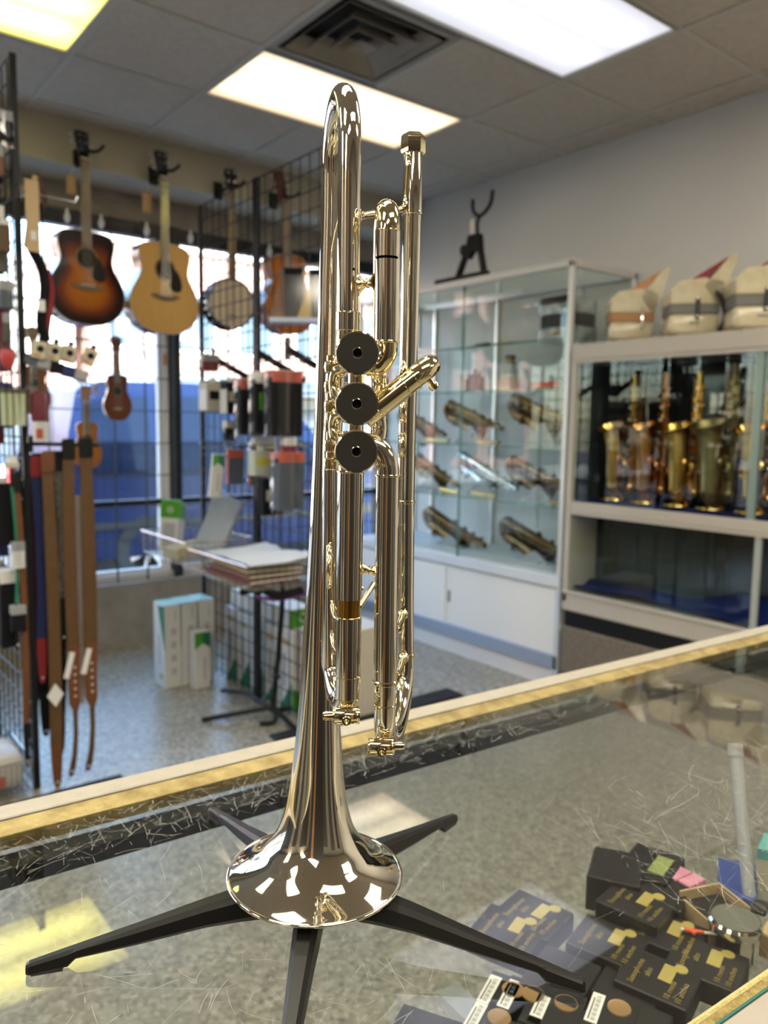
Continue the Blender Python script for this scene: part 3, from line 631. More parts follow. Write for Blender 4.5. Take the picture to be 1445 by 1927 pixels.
# brace bell bow - first slide
def brace(p0, p1, r=.0021, fl=.0062):
    p0 = V(*p0); p1 = V(*p1); d = (p1-p0); L_ = d.length; d.normalize(); mid = (p0+p1)/2
    m = MB(); m.tube([p0, p0+d*.0012, p0+d*.003, mid-d*.0005, mid, mid+d*.0005, p1-d*.003, p1-d*.0012, p1], [r*1.7, r*1.5, r, r, r*1.35, r, r, r*1.5, r*1.7], 14)
    e1 = V(0,0,1); e2 = d.cross(e1).normalized()
    for p, s in ((p0,1),(p1,-1)):
        poly = [p+e1*fl+d*s*-.0016, p+e2*fl*.62, p-e1*fl+d*s*-.0016, p-e2*fl*.62]
        m.ring([[x - d*s*.0002 for x in poly],[x + d*s*.0009 for x in poly]], smooth=False)
    return m.build('brace', m_br, tp)
brace((.0232,-.079,.3915),(.0306,-.086,.3918)); brace((.0255,-.089,.2335),(.0335,-.089,.2325))
MB().tube(cr([(.0228,-.055,.4340),(.036,-.037,.4410),(.0505,-.012,.4500),(.0555,-.004,.4560),(.0565,-.004,.4700),(.0570,-.005,.4820)], 6), [.0030,.0022]+[.0020]*28+[.0012], 12).ball((.0228,-.0550,.4340), .0035, 12, sc=(.6,1,1.7)).ball((.0565,-.0055,.4855), .0016, 10).build('pull_hook', m_br, tp)
# mouthpiece receiver and lead pipe
MB().lathe([(.0052,.5000),(.0068,.5000),(.0078,.4988),(.0080,.4965),(.0080,.4895),(.0075,.4882),(.0060,.4880)], TR(.0603,0,0), 6, smooth=False).lathe([(.0052,.5000),(.0046,.49),(.0001,.48)], TR(.0603,0,0), 16).build('receiver_nut', m_br, tp)
MB().lathe([(.0060,.4882),(.0062,.4875),(.0063,.4520),(.0067,.4516),(.0067,.4502),(.0060,.4498)], TR(.0603,0,0), 28).build('receiver', m_sil, tp)
MB().tube([(.0603,0,.451),(.0600,0,.38),(.0597,0,.30),(.0598,0,.2635)], .0059, 24, False).build('lead_pipe', m_sil, tp)
MB().lathe([(.0059,.2644),(.0064,.2640),(.0064,.2625),(.0060,.2620)], TR(.0598,0,0), 28).build('pipe_ring', m_br, tp)
MB().tube([(.0598,0,.2625),(.0606,0,.20),(.0614,0,.157)], .0060, 24, False).build('slide_outer_leg', m_sil, tp)
MB().lathe([(.0060,.1585),(.0065,.158),(.0065,.1560),(.0060,.1555)], TR(.0615,0,0), 28).build('slide_ring', m_br, tp)
E1 = V(.0615,0,0); E2 = V(.0397,-.090,0); mid = (E1+E2)/2; e = (E1-E2).normalized(); Rk = (E1-E2).length/2
q = [V(.0615,0,.157), V(.0616,0,.149)] + [V(mid.x, mid.y, .147) + e*Rk*math.cos(t_) + V(0,0,-1)*Rk*math.sin(t_)*.56 for t_ in [PI*i/22 for i in range(1,22)]] + [V(.0397,-.090,.149), V(.0397,-.09,.168)]
MB().tube(q, .0062, 22, False).build('tuning_crook', m_sil, tp)
MB().cyl((.0395,-.09,.168),(.0393,-.09,.286), .00665, n=28, caps=False).build('tuning_slide_leg', m_sil, tp)
MB().lathe([(.0064,.1700),(.0073,.1692),(.0073,.1676),(.0064,.1670)], TR(.0395,-.09,0), 28).torus((.0394,-.09,.2865), .0067, .0006, n=28, k=6).torus((.0397,-.09,.155), .0063, .0004, n=28, k=6).build('slide_ring', m_br, tp)
MB().tube(cr([(.0393,-.09,.285),(.0390,-.09,.2915),(.0355,-.089,.2995),(.0290,-.088,.3035),(.0240,-.087,.303)], 5), .0063, 20, False).build('third_valve_elbow', m_sil, tp)
# third valve slide
MB().cyl((.0183,-.09,.217),(.0186,-.09,.289), .00735, n=28, caps=False).build('third_slide_sleeve', m_sil, tp)
MB().tube(cr([(.0186,-.09,.288),(.0188,-.09,.2925),(.0200,-.088,.297)], 4), .0070, 20, False).torus((.0186,-.09,.2885), .0073, .0006, n=28, k=6).build('third_slide_elbow', m_br, tp)
MB().cyl((.0181,-.09,.2066),(.0183,-.09,.2180), .0066, n=28, caps=False).build('bare_inner_slide', m_raw, tp)
MB().lathe([(.0062,.2070),(.0072,.2066),(.0074,.2050),(.0073,.172),(.0071,.1718),(.0071,.1596),(.0066,.1592)], TR(.0183,-.09,0), 28).build('third_slide_outer', m_sil, tp)
MB().torus((.0183,-.09,.1720), .0072, .0005, n=28, k=6).torus((.0183,-.09,.1594), .0069, .0005, n=28, k=6).build('slide_ring', m_br, tp)
q = [V(.0183,-.09,.160)] + [V(.0183+(.0099-.0183)*i/20, -.060-.030*math.cos(PI*i/20), .160-.013*math.sin(PI*i/20)) for i in range(21)] + [V(.0097,-.03,.20), V(.0092,-.03,.30), V(.0110,-.035,.345)]
MB().tube(q, .0060, 20, False).build('third_slide_crook', m_sil, tp)
MB().torus((.0078,-.040,.2262), .0125, .0018, 'x', n=32, k=10).build('finger_ring', m_br, tp)
for z in (.2015, .1820): MB().tube(cr([(.0100,-.034,z+.001),(.0110,-.055,z-.003),(.0140,-.076,z-.002),(.0150,-.084,z)], 4), .0016, 10).build('slide_strut', m_br, tp)
MB().cyl((.0245,-.083,.2105),(.0345,-.060,.2190), .0018, n=12).ball((.0255,-.084,.2215), .0018, 10, sc=(1,1,.8)).build('stop_rod', m_br, tp)
# second valve slide, sticking out sideways
d2 = V(.0603-.0285, 0, .346-.3205).normalized(); p0 = V(.0285,-.089,.3205); n2 = V(0,1,0)
L2 = .0415
MB().cyl(p0-d2*.004, p0+d2*.0245, .0064, n=24, caps=False).build('second_slide_sleeve', m_br, tp)
MB().torus((0,0,0), .0064, .0005, n=24, k=6, M=frame(p0+d2*.0245, d2.cross(n2), n2, d2)).torus((0,0,0), .0063, .0004, n=24, k=6, M=frame(p0+d2*.0315, d2.cross(n2), n2, d2)).torus((0,0,0), .0065, .0006, n=24, k=6, M=frame(p0+d2*.005, d2.cross(n2), n2, d2)).build('slide_ring', m_br, tp)
q = [p0+d2*.0245, p0+d2*.031] + arc(p0+d2*.0325+n2*.012, -n2, d2, .012, 0, PI, 12) + [p0+d2*.015+n2*.024, p0+n2*.024]
MB().tube(q, .0061, 20, False).build('second_slide_crook', m_br, tp)
kp = p0 + d2*.0405 + n2*.004 + V(.0025,0,-.0065)
MB().cyl(kp-V(.002,0,-.003), kp+V(.0015,0,-.0025), .0019, n=12).lathe([(.0017,-.002),(.0028,-.0015),(.0031,0),(.0028,.0015),(.0001,.0022)], frame(kp+V(.002,0,-.003), V(0,1,0), V(.7,0,.7), V(.7,0,-.7)), 16).build('slide_knob', m_br, tp)
# water keys
for cx_, cz_, s_ in ((.0371,.1335,1),(.0172,.152,-1)):
    m = MB(); m.lathe([(.0001,-.0076),(.0046,-.0074),(.0051,-.0066),(.0047,-.0058),(.0047,.0058),(.0051,.0066),(.0046,.0074),(.0001,.0076)], TR(cx_,-.0985,cz_) @ Matrix.Rotation(PI/2, 4, 'Y'), 24)
    k = m.build('water_key', m_br, tp)
    MB().lathe([(.0001,.0132),(.0022,.0130),(.0024,.0120),(.0024,.0074)], TR(cx_,-.0985,cz_) @ Matrix.Rotation(s_*PI/2, 4, 'Y'), 16).build('key_button', m_br, k)
    MB().torus((cx_,-.1030,cz_-.0015), .0021, .0007, 'y', n=18, k=6).ball((cx_,-.1034,cz_-.0015), .0010, 8).build('key_nipple', m_br, k)
brace((.0430,-.084,.1868),(.0588,-.0068,.1870)); brace((.0430,-.084,.1566),(.0600,-.0068,.1570))

# ---- the five legged stand
m_std = mat('stand_black_plastic', (.007,.0065,.006), .34, spec=.3)
st = root('trumpet_stand', 'black five legged trumpet stand splayed on the glass counter', 'stand', (OT.x, OT.y, GZ))
MB().lathe([(.0001,.022),(.030,.022),(.034,.026),(.034,.034),(.028,.037),(.016,.040),(.0125,.055),(.0105,.10),(.0075,.20),(.003,.215),(.0001,.216)], None, 32).build('hub', m_std, st)
leg0 = MB(); L = [(.026,.0160,.0145,.0375),(.052,.0150,.0155,.0350),(.075,.0130,.0150,.0310),(.120,.0095,.0100,.0215),(.158,.0070,.0068,.0140),(.160,.0070,.0050,.0136),(.163,.0068,.0022,.0130),(.186,.0058,.0004,.0082),(.188,.0048,.0010,.0070)]
leg0.ring([[V(x,-w*.62,z0),V(x,-w,z0+(z1-z0)*.25),V(x,-w*.86,z0+(z1-z0)*.8),V(x,-w*.5,z1),V(x,w*.5,z1),V(x,w*.86,z0+(z1-z0)*.8),V(x,w,z0+(z1-z0)*.25),V(x,w*.62,z0)] for x, w, z0, z1 in [(x, w*.62, z0, z1) for x, w, z0, z1 in L]], smooth=False)
lo_ = leg0.build('leg', m_std, st); pad = MB().box(.166,.185,-.0032,.0032,.0001,.0030).build('rubber_pad', m_tyre, lo_)
for k, a in enumerate((158.5, 86.5, 14.5, -57.5, -129.5)):
    if k == 0: lo_.matrix_local = Matrix.Rotation(rad(a), 4, 'Z'); continue
    l2 = copyp(lo_, st, M=Matrix.Rotation(rad(a), 4, 'Z')); copyp(pad, l2)
# ================================================================ glass showcase along the right wall
m_case = mat('showcase_white', (.74,.73,.74), .4); m_casefr = mat('showcase_frame', (.66,.65,.64), .3, metal=.3)
m_door4 = mat('cabinet_door_laminate', (.80,.79,.78), .35); m_track = mat('grey_track', (.34,.40,.52), .35, metal=.3)
m_cg = glass('showcase_glass', (.95,.985,.97), 1.5); m_gedge = mat('green_glass_edge', (.08,.22,.19), .1, spec=.7)
m_shadowgap = mat('dark_gap', (.05,.05,.05), .7)
GX0, GX1, GY0, GY1 = 3.22, 3.765, 2.585, 4.40
gc = root('glass_showcase', 'tall white framed glass showcase with saxophones along the right wall', 'showcase', (0,0,0))
MB().box(GX0+.03, GX1, GY0, GY1, 0, .585, bev=.003).build('base_cabinet', m_case, gc)
MB().box(GX0-.01, GX1, GY0, GY1, .548, .606, bev=.004).build('ledge', mat('ledge_white', (.66,.69,.75), .25), gc)
MB().box(GX0+.012, GX0+.03, GY0+.03, 3.468, .18, .535, bev=.001).build('sliding_door', m_door4, gc)
dd = MB().box(GX0+.004, GX0+.020, 3.468, GY1-.02, .18, .535, bev=.001).build('sliding_door', m_door4, gc)
MB().box(GX0+.004, GX0+.011, 3.432, 3.446, .315, .385).build('finger_pull', mat('grey_pull', (.22,.23,.26), .4), gc)
MB().box(GX0-.006, GX0+.03, GY0, GY1, .105, .18, bev=.002).build('door_track', m_track, gc)
MB().box(GX0+.02, GX0+.045, GY0, GY1, 0, .105).build('toe_board', m_case, gc)
MB().box(GX0-.006, GX0+.026, GY0-.004, GY0+.024, 0, .606, bev=.002).build('end_strip', mat('end_strip_grey', (.55,.60,.68), .35), gc)
for x, y in ((GX0+.014, GY0+.014), (GX1-.014, GY0+.014), (GX0+.014, GY1-.014), (GX1-.014, GY1-.014)):
    MB().box(x-.014, x+.014, y-.014, y+.014, .606, 2.22, bev=.002).build('corner_post', m_casefr, gc)
MB().box(GX0, GX0+.028, GY0, GY1, 2.192, 2.232, bev=.003).box(GX1-.028, GX1, GY0, GY1, 2.192, 2.232, bev=.003).box(GX0+.028, GX1-.028, GY0, GY0+.028, 2.192, 2.232, bev=.003).box(GX0+.028, GX1-.028, GY1-.028, GY1, 2.192, 2.232, bev=.003).build('top_frame', m_casefr, gc)
MB().box(GX0+.028, GX1-.028, GY0+.028, GY1-.028, 2.218, 2.226).build('top_pane', m_cg, gc)
MB().box(GX0+.004, GX0+.009, GY0+.028, 3.385, .612, 2.19).build('front_pane', m_cg, gc)
MB().box(GX0+.012, GX0+.017, 3.36, GY1-.028, .612, 2.19).build('front_pane', m_cg, gc)
MB().box(GX0+.003, GX0+.018, 3.372, 3.376, .60, 2.19).build('pane_edge', m_gedge, gc)
MB().box(GX0+.028, GX1-.028, GY0+.008, GY0+.013, .612, 2.19).build('end_pane', m_cg, gc)
MB().box(GX1-.012, GX1-.006, GY0+.028, GY1-.028, .612, 2.19).build('back_panel', mat('case_back', (.60,.585,.565), .6), gc)
for z, nm in ((1.842,0),(1.585,0),(1.275,0),(.962,0)):
    s_ = MB().box(GX0+.035, GX1-.03, GY0+.032, GY1-.03, z-.004, z+.004).build('glass_shelf', m_cg, gc)
    MB().box(GX0+.0335, GX0+.0349, GY0+.032, GY1-.03, z-.0042, z+.0042).build('shelf_edge', m_gedge, s_)
for y in (2.94, 3.60, 4.2):
    MB().box(GX1-.030, GX1-.013, y-.010, y+.010, .61, 2.19).build('shelf_standard', m_alu, gc)
MB().box(GX0+.03, GX1-.014, GY0+.03, GY1-.03, .606, .612).build('case_floor', m_case, gc)

# ================================================================ saxophones
m_sx = {'gold': mat('sax_gold_lacquer', (.75,.47,.13), .14, metal=1), 'dark': mat('sax_dark_bronze', (.16,.10,.045), .26, metal=1), 'antique': mat('sax_antique_brass', (.40,.33,.16), .34, metal=1, var=.3, vscale=20),
        'copper': mat('sax_copper_lacquer', (.62,.30,.12), .15, metal=1), 'silver': mat('sax_silver', (.62,.63,.66), .14, metal=1), 'brown': mat('sax_worn_brown', (.26,.15,.06), .33, metal=1, var=.4, vscale=25)}
m_pearl = mat('pearl_key', (.75,.73,.68), .2); m_cork = mat('cork', (.45,.30,.16), .8); m_ebon = mat('black_ebonite', (.012,.012,.012), .2)
def sax(label, M_, kind, group, neck=False, s=1.0, cat='saxophone', wide=1.0):
    r = root('saxophone', label, cat, M=M_ @ Matrix.Diagonal((s*wide, s*wide*.94, s, 1)), group=group)
    m1 = m_sx[kind]
    yb, yf, zb = .048, -.046, .078
    pts = [V(0,yb,.640), V(0,yb,.45), V(0,yb,.25), V(0,yb,zb)]
    body = cr(pts, 6); rs = [.0125 + (.0265-.0125)*i/(len(body)-1) for i in range(len(body))]
    m = MB(); m.tube(body, rs, 18, (False, False), up=V(1,0,0)); m.lathe([(.0125,.640),(.0150,.640),(.0150,.622),(.0130,.622)], TR(0,yb,0), 18); m.build('body_tube', m1, r)
    bow = [V(0, (yb+yf)/2 + (yb-yf)/2*math.cos(a), zb-.047*math.sin(a)) for a in [PI*i/12 for i in range(13)]]
    MB().tube(bow, [.0268 + .0072*i/12 for i in range(13)], 18, False, up=V(1,0,0)).torus((0,yb,zb), .0275, .0022, n=20, k=6).torus((0,yf,zb), .0345, .0022, n=20, k=6).build('bow', m1, r)
    bl = [V(0,yf,zb), V(0,yf,.14), V(0,yf-.001,.20), V(0,yf-.004,.26), V(0,yf-.010,.31), V(0,yf-.018,.345), V(0,yf-.024,.365), V(0,yf-.029,.377)]
    br_ = [.0340,.0368,.0395,.0425,.0460,.0525,.0590,.0645]
    m = MB(); m.tube(bl, br_, 28, False, up=V(1,0,0)); m.tube([p for p in bl[2:]], [q-.0012 for q in br_[2:]], 28, False, up=V(1,0,0)); b_ = m.build('bell', m1, r)
    d = (bl[-1]-bl[-2]).normalized(); e1 = V(1,0,0); MB().torus((0,0,0), .0645, .0020, n=32, k=6, M=frame(bl[-1], e1, d.cross(e1), d)).build('bell_rim', m1, b_)
    k = MB()
    random.seed(len(label))
    for i in range(9):                                   # key cups up the front of the body tube
        z = .14+.052*i; rc = .0205-.0010*i
        k.lathe([(.0001,.008),(rc*.8,.0075),(rc,.005),(rc,0)], frame(V(.004*(-1)**i, yb-.0235+.0011*i, z), V(1,0,0), V(0,0,1), V(0,-1,0)), 14)
    for sx_, z, rc in ((1,.30,.019),(1,.40,.014),(1,.48,.010),(-1,.13,.024),(-1,.22,.022),(-1,.52,.009),(1,.56,.008)):
        k.lathe([(.0001,.010),(rc*.8,.009),(rc,.006),(rc,0)], frame(V(sx_*.026, yb-.005, z), V(0,1,0), V(0,0,1), V(sx_,0,0)), 14)
    for sx_ in (1, -1):                                  # bell key cups
        k.lathe([(.0001,.012),(.018,.011),(.022,.007),(.022,0)], frame(V(sx_*.038, yf+.006, .16+.05*(sx_>0)), V(0,1,0), V(0,0,1), V(sx_,0,0)), 16)
    k.build('key_cup', m1, r)['kind'] = 'stuff'
    q = MB()
    for a_, z0, z1 in ((.6,.12,.58),(1.1,.16,.50),(2.2,.10,.44),(2.7,.2,.60),(4.2,.16,.55)):
        x, y = .031*math.cos(a_), yb-.031*math.sin(a_)*.8
        q.cyl((x,y,z0),(x*.8,y*.4+yb*.6,z1), .0040, n=6)
        for z in (z0, (z0+z1)/2, z1): q.ball((x*(1-.2*(z-z0)/(z1-z0)), y, z), .0070, 6)
    q.build('key_rod', m1, r)['kind'] = 'stuff'
    g = MB()
    for sx_ in (1,-1):
        g.tube(cr([(sx_*.034,yf+.012,.14),(sx_*.064,yf+.008,.17),(sx_*.064,yf+.008,.20),(sx_*.036,yf+.012,.235)], 4), .0030, 6)
        g.tube(cr([(sx_*.058,yf+.008,.162),(sx_*.066,yf+.006,.185),(sx_*.058,yf+.008,.21)], 3), .0022, 6)
    g.build('key_guard', m1, r)
    p = MB()
    for i in range(6): p.lathe([(.0001,.0035),(.0070,.003),(.0075,0)], frame(V(.010, yb-.034+.0012*i, .17+.06*i), V(1,0,0), V(0,0,1), V(0,-1,0)), 12)
    p.build('pearl_key', m_pearl, r)['kind'] = 'stuff'
    if neck:
        n_ = cr([(0,yb,.640),(0,yb,.69),(0,yb-.03,.735),(0,yb-.10,.745),(0,yb-.135,.725)], 5)
        nk = MB().tube(n_, [.0115-.0035*i/(len(n_)-1) for i in range(len(n_))], 12, True).build('neck', m1, r)
        e = V(0,-.035,-.021).normalized(); MB().cyl(n_[-1], n_[-1]+e*.03, .0085, n=12).build('neck_cork', m_cork, nk)
    return r
# --- the saxophone cabinet nearer the camera
m_cab = mat('beige_cabinet_enamel', (.47,.43,.38), .45, var=.05, vscale=3); m_cabd = mat('beige_cabinet_inside', (.26,.24,.215), .7)
m_velvet = mat('blue_velvet', (.006,.014,.085), .95, spec=.1, var=.3, vscale=30); m_bglass = mat('cabinet_mirror_back', (.03,.035,.035), .12, spec=.5)
m_carpet = mat('brown_carpet', (.22,.185,.145), .98, var=.35, vscale=60, bump=1.0, bscale=250)
SX, SB, SY0, SY1 = 3.20, 3.77, .20, 2.555
sc_ = root('sax_cabinet', 'beige enamel cabinet of glass bays filled with standing saxophones', 'cabinet', (0,0,0))
MB().box(SX, SB, SY0, SY1, 1.722, 1.80, bev=.004).box(SX+.004, SX+.02, SY0, SY1, 1.706, 1.722).build('cabinet_top', m_cab, sc_)
MB().box(SX, SB, SY1-.030, SY1, .49, 1.722, bev=.003).build('end_panel', m_cab, sc_)
MB().box(SX, SB, SY0, SY0+.03, .49, 1.722, bev=.003).build('end_panel', m_cab, sc_)
MB().box(SX, SB, SY0+.03, SY1-.03, .962, 1.012, bev=.003).box(SX+.003, SX+.02, SY0+.03, SY1-.03, .946, .962).build('middle_shelf', m_cab, sc_)
MB().box(SX, SB, SY0, SY1, .445, .545, bev=.006).box(SX-.008, SX+.02, SY0, SY1, .535, .550, bev=.002).build('bottom_rail', m_cab, sc_)
MB().box(SB-.02, SB-.006, SY0+.03, SY1-.03, 1.013, 1.72).build('cabinet_back', m_bglass, sc_)
MB().box(3.43, 3.44, SY0+.03, SY1-.03, .545, .962).build('lower_back', m_bglass, sc_)
MB().box(SX+.03, SB-.02, SY1-.036, SY1-.031, 1.02, 1.706).build('shade_liner', m_bglass, sc_)  # added dark sheet, paints the shade on the upper bay's end wall
MB().box(SX+.02, SB, SY0+.01, SY1-.01, .36, .445).build('toe_recess', m_black, sc_)
MB().box(SX+.0, SB, SY0, SY1-.012, 0, .36, bev=.004).build('carpeted_riser', m_carpet, sc_)
MB().box(SX+.012, SX+.017, 1.595, SY1-.032, 1.014, 1.706).build('front_pane', m_cg, sc_); MB().box(SX+.020, SX+.025, SY0+.03, 1.625, 1.014, 1.706).build('front_pane', m_cg, sc_)
MB().box(SX+.010, SX+.027, 1.585, 1.618, 1.013, 1.706).build('pane_edge', mat('pane_edge_green', (.20,.27,.25), .2), sc_)
MB().box(SX+.012, SX+.017, 1.57, SY1-.032, .552, .945).build('front_pane', m_cg, sc_)
MB().box(SX+.008, SX+.022, 1.545, 1.572, .55, .945).build('pane_edge', mat('pane_edge_grey', (.35,.38,.36), .25), sc_)
MB().box(SX+.03, SB-.02, SY0+.03, SY1-.03, 1.012, 1.018).build('velvet_liner', m_velvet, sc_)
MB().box(SX+.03, SX+.06, SY0+.03, SY1-.03, 1.694, 1.706).build('lamp_housing', m_black, sc_)
# rumpled blue cloth on the empty lower bay
def cloth(x0, x1, y0, y1, z, amp, nx=14, ny=40, seed=1):
    rnd = random.Random(seed); m = MB(); ph = [rnd.uniform(0,6) for _ in range(8)]; P = []
    for i in range(nx+1):
        for j in range(ny+1):
            u, v_ = i/nx, j/ny; a = amp*(.3+.7*u)
            h = a*(.5+.25*math.sin(7*v_+ph[0]+3*u)+.15*math.sin(17*v_+ph[1]-4*u)+.12*math.sin(29*v_+ph[2])+.1*math.sin(9*u+ph[3]))
            P.append((x0+(x1-x0)*u, y0+(y1-y0)*v_, z+max(h, .0005)))
    F = [(i*(ny+1)+j, (i+1)*(ny+1)+j, (i+1)*(ny+1)+j+1, i*(ny+1)+j+1) for i in range(nx) for j in range(ny)]
    return m.add(P, F, None, 0, True)
cl = cloth(SX+.035, 3.425, SY0+.05, SY1-.04, .546, .12, seed=4)
single('velvet_cloth', cl, m_velvet, 'rumpled dark blue velvet cloth in the empty lower bay of the cabinet', 'cloth')
FR = lambda x, y, z, a: TR(x, y, z, 0, 0, a)        # local -y (bell side) turned to face the aisle
m_ring = mat('gold_ring_stand', (.78,.55,.20), .18, metal=1)
sx_list = [(3.50,2.45,'brown','dark saxophone standing closest to the end panel of the cabinet',.0),(3.36,2.392,'gold','gold saxophone standing second from the end panel of the cabinet',.1),(3.36,2.216,'copper','coppery saxophone standing third from the end panel of the cabinet',.1),
           (3.36,2.035,'gold','bright gold saxophone between the coppery and the matt brass saxophones',.15),(3.365,1.868,'antique','matt antique brass saxophone with the widest open bell',.2),(3.36,1.678,'gold','gold saxophone half hidden behind the pane edge of the cabinet',.2)]
for i, (x, y, kd, lab, a) in enumerate(sx_list):
    an = -PI/2 - .45 + a
    # bell foot stands over (x, y); local bell axis is at y=-.046
    off = Matrix.Rotation(an+0, 4, 'Z') @ V(0,-.046*1.16,0)
    sax(lab, FR(x-off.x, y-off.y, 1.026, an), kd, 'saxophones standing in the cabinet', s=.985 if kd != 'antique' else 1.03, wide=1.28 if kd == 'antique' else 1.2 if i else 1.1)
    rs = root('ring_stand', 'gold ring foot under the ' + ['dark saxophone by the end panel','second saxophone from the end panel','coppery saxophone','bright gold saxophone','matt antique brass saxophone','saxophone behind the pane edge'][i], 'stand', (x, y, 1.018), group='gold ring feet under the saxophones')
    MB().torus((0,0,.0085), .060, .0075, n=32, k=8, sc=(.8,1)).build('ring', m_ring, rs)
    MB().cyl((-.05,0,.006),(.05,0,.006), .004, n=8).cyl((0,-.06,.006),(0,.06,.006), .004, n=8).build('cross_bar', m_ring, rs)
# --- saxophones leaning on clear easels in the showcase
m_acr = glass('clear_acrylic', (.93,.95,.96), 1.49, extra=.03); m_pad = mat('grey_acrylic_edge', (.30,.31,.33), .3)
def lying(label, bowp, tailp, kind, roll, s=.9, shelf=.612):
    b_ = V(*bowp); t_ = V(*tailp); ez = (t_-b_).normalized()
    ey = V(0,0,1) - ez*ez.z; ey.normalize(); ey = Matrix.Rotation(roll, 3, ez) @ ey; ex_ = ey.cross(ez)
    r = sax(label, frame(b_, ex_, ey, ez), kind, 'saxophones lying on easels in the showcase', s=s, wide=1.3)
    e = root('easel', 'clear easel under the ' + label.replace(' lying on the', ' on').replace(' saxophone', ' sax').replace(' glass shelf',' shelf').replace(' at the far end of the case',' far away'), 'easel', ((b_.x+t_.x)/2, (b_.y+t_.y)/2, shelf), group='clear easels in the showcase')
    mid = b_ + (t_-b_)*.45; h = mid.z - shelf - .045
    MB().prism([(-.16,0),(.10,0),(.09,.008),(-.03,max(.02,h)),(-.05,max(.02,h))], -.002, .002, frame(V(-.03,0,0), V(0,1,0), V(0,0,1), V(1,0,0))).build('easel_side', m_pad, e)
    MB().prism([(-.16,0),(.10,0),(.09,.008),(-.03,max(.02,h)),(-.05,max(.02,h))], -.002, .002, frame(V(.05,0,0), V(0,1,0), V(0,0,1), V(1,0,0))).build('easel_side', m_acr, e)
    MB().box(-.03,.05,-.05,.05,0,.003).build('easel_base', m_acr, e)
    return r
lying('dark bronze saxophone lying on the case floor nearest the beige cabinet', (3.45,3.235,.800), (3.45,2.72,.635), 'dark', .5, .98)
lying('worn brown saxophone lying on the case floor behind the trumpet side', (3.45,3.93,.800), (3.45,3.44,.640), 'brown', .5, .96)
lying('silver saxophone lying on the lowest glass shelf left of the pane edge', (3.45,3.62,1.185), (3.45,3.20,1.02), 'silver', .5, .86, .966)
lying('dark bronze saxophone lying on the lowest glass shelf near the beige cabinet', (3.45,3.20,1.170), (3.45,2.74,1.02), 'dark', .5, .88, .966)
lying('brown saxophone lying on the second glass shelf near the beige cabinet', (3.45,3.20,1.525), (3.45,2.72,1.37), 'brown', .5, .90, 1.279)
lying('worn brown saxophone lying on the second glass shelf beside the trumpet pipe', (3.45,3.75,1.50), (3.45,3.31,1.355), 'brown', .45, .84, 1.279)
lying('dark bronze saxophone lying on the second glass shelf at the far end of the case', (3.45,4.22,1.46), (3.45,3.86,1.33), 'dark', .45, .8, 1.279)
lying('brown saxophone lying on the lowest glass shelf at the far end of the case', (3.45,4.05,1.16), (3.45,3.72,1.02), 'brown', .45, .76, .966)
# small things on the shelves
def mouth(label, x, y, z, rz, kind='gold'):
    r = root('neck_pipe', label, 'neck', M=TR(x,y,z,0,0,rz), group='loose brass necks on the showcase shelves')
    MB().tube(cr([(-.10,0,.012),(-.03,0,.012),(.04,0,.014),(.09,0,.018)], 4), [.008+.004*i/12 for i in range(13)], 10).build('pipe', m_sx[kind], r)
    MB().torus((-.10,0,.014), .011, .003, 'x', n=16, k=6).build('collar', m_sx[kind], r)
mouth('loose brass neck on the lowest glass shelf behind the silver saxophone', 3.36, 3.30, .966, 1.6); mouth('loose brass neck on the second glass shelf under the worn brown saxophone', 3.36, 3.28, 1.279, 1.5); mouth('loose brass neck on the second glass shelf by the trumpet pipe', 3.36, 3.72, 1.279, 1.6); mouth('loose coppery neck on the lowest shelf against the beige cabinet', 3.36, 2.70, .966, 1.6, 'copper'); mouth('small brass neck on the lowest shelf beside the trumpet pipe', 3.36, 3.60, .966, 1.4)
r = root('clarinet_mouthpiece_stand', 'dark slim woodwind joint lying on the top glass shelf', 'woodwind', M=TR(3.36, 3.27, 1.8465, 0, 0, PI/2-.05)); MB().tube([(-.30,0,.010),(-.10,0,.012),(.0,0,.013),(.02,0,.016),(.13,0,.016),(.15,0,.011),(.35,0,.009)], [.004,.006,.007,.014,.014,.008,.005], 12).build('joint', m_ebon, r); MB().cyl((-.16,0,.012),(-.11,0,.012), .012, n=12).build('cork_end', m_cork, r)
r = root('metronome', 'brass and black metronome shape on the second shelf from the top', 'metronome', (3.47, 3.22, 1.5895)); MB().ring([[V(-.05,-.05,0),V(.05,-.05,0),V(.05,.05,0),V(-.05,.05,0)],[V(-.022,-.022,.19),V(.022,-.022,.19),V(.022,.022,.19),V(-.022,.022,.19)]], smooth=False).build('case_body', mat('aged_brass', (.45,.38,.24), .3, metal=.8), r); MB().box(-.022,.022,-.022,.022,.19,.215).build('cap', m_ebon, r)
r = root('red_case', 'orange red carton with black end on the upper glass shelf', 'carton', (3.45, 2.90, 1.5895)); MB().box(-.03,.03,-.10,.12,.0,.05, bev=.003).build('carton', mat('orange_red_card', (.55,.10,.05), .5), r); MB().box(-.031,.031,-.135,-.10,.0,.05, bev=.003).build('dark_end', m_ebon, r)
for k, (y, h, c) in enumerate(((3.50,.12,'blue'),(3.55,.09,'black'),(3.46,.10,'black'))):
    r = root('mouthpiece_box', ['tall dark blue mouthpiece box on the shelf by the pane edge','small black mouthpiece box on the shelf by the pane edge','black mouthpiece box nearest the camera on the shelf by the pane edge'][k], 'box', (3.46, y, 1.5895), group='mouthpiece boxes on the upper shelf')
    MB().box(-.02,.02,-.02,.02,0,h, bev=.002).build('carton', mat('navy_card', (.02,.025,.09), .5) if c == 'blue' else m_ebon, r); MB().cyl((0,0,h),(0,0,h+.03), .010, .007, n=10).build('cap', m_ebon, r)
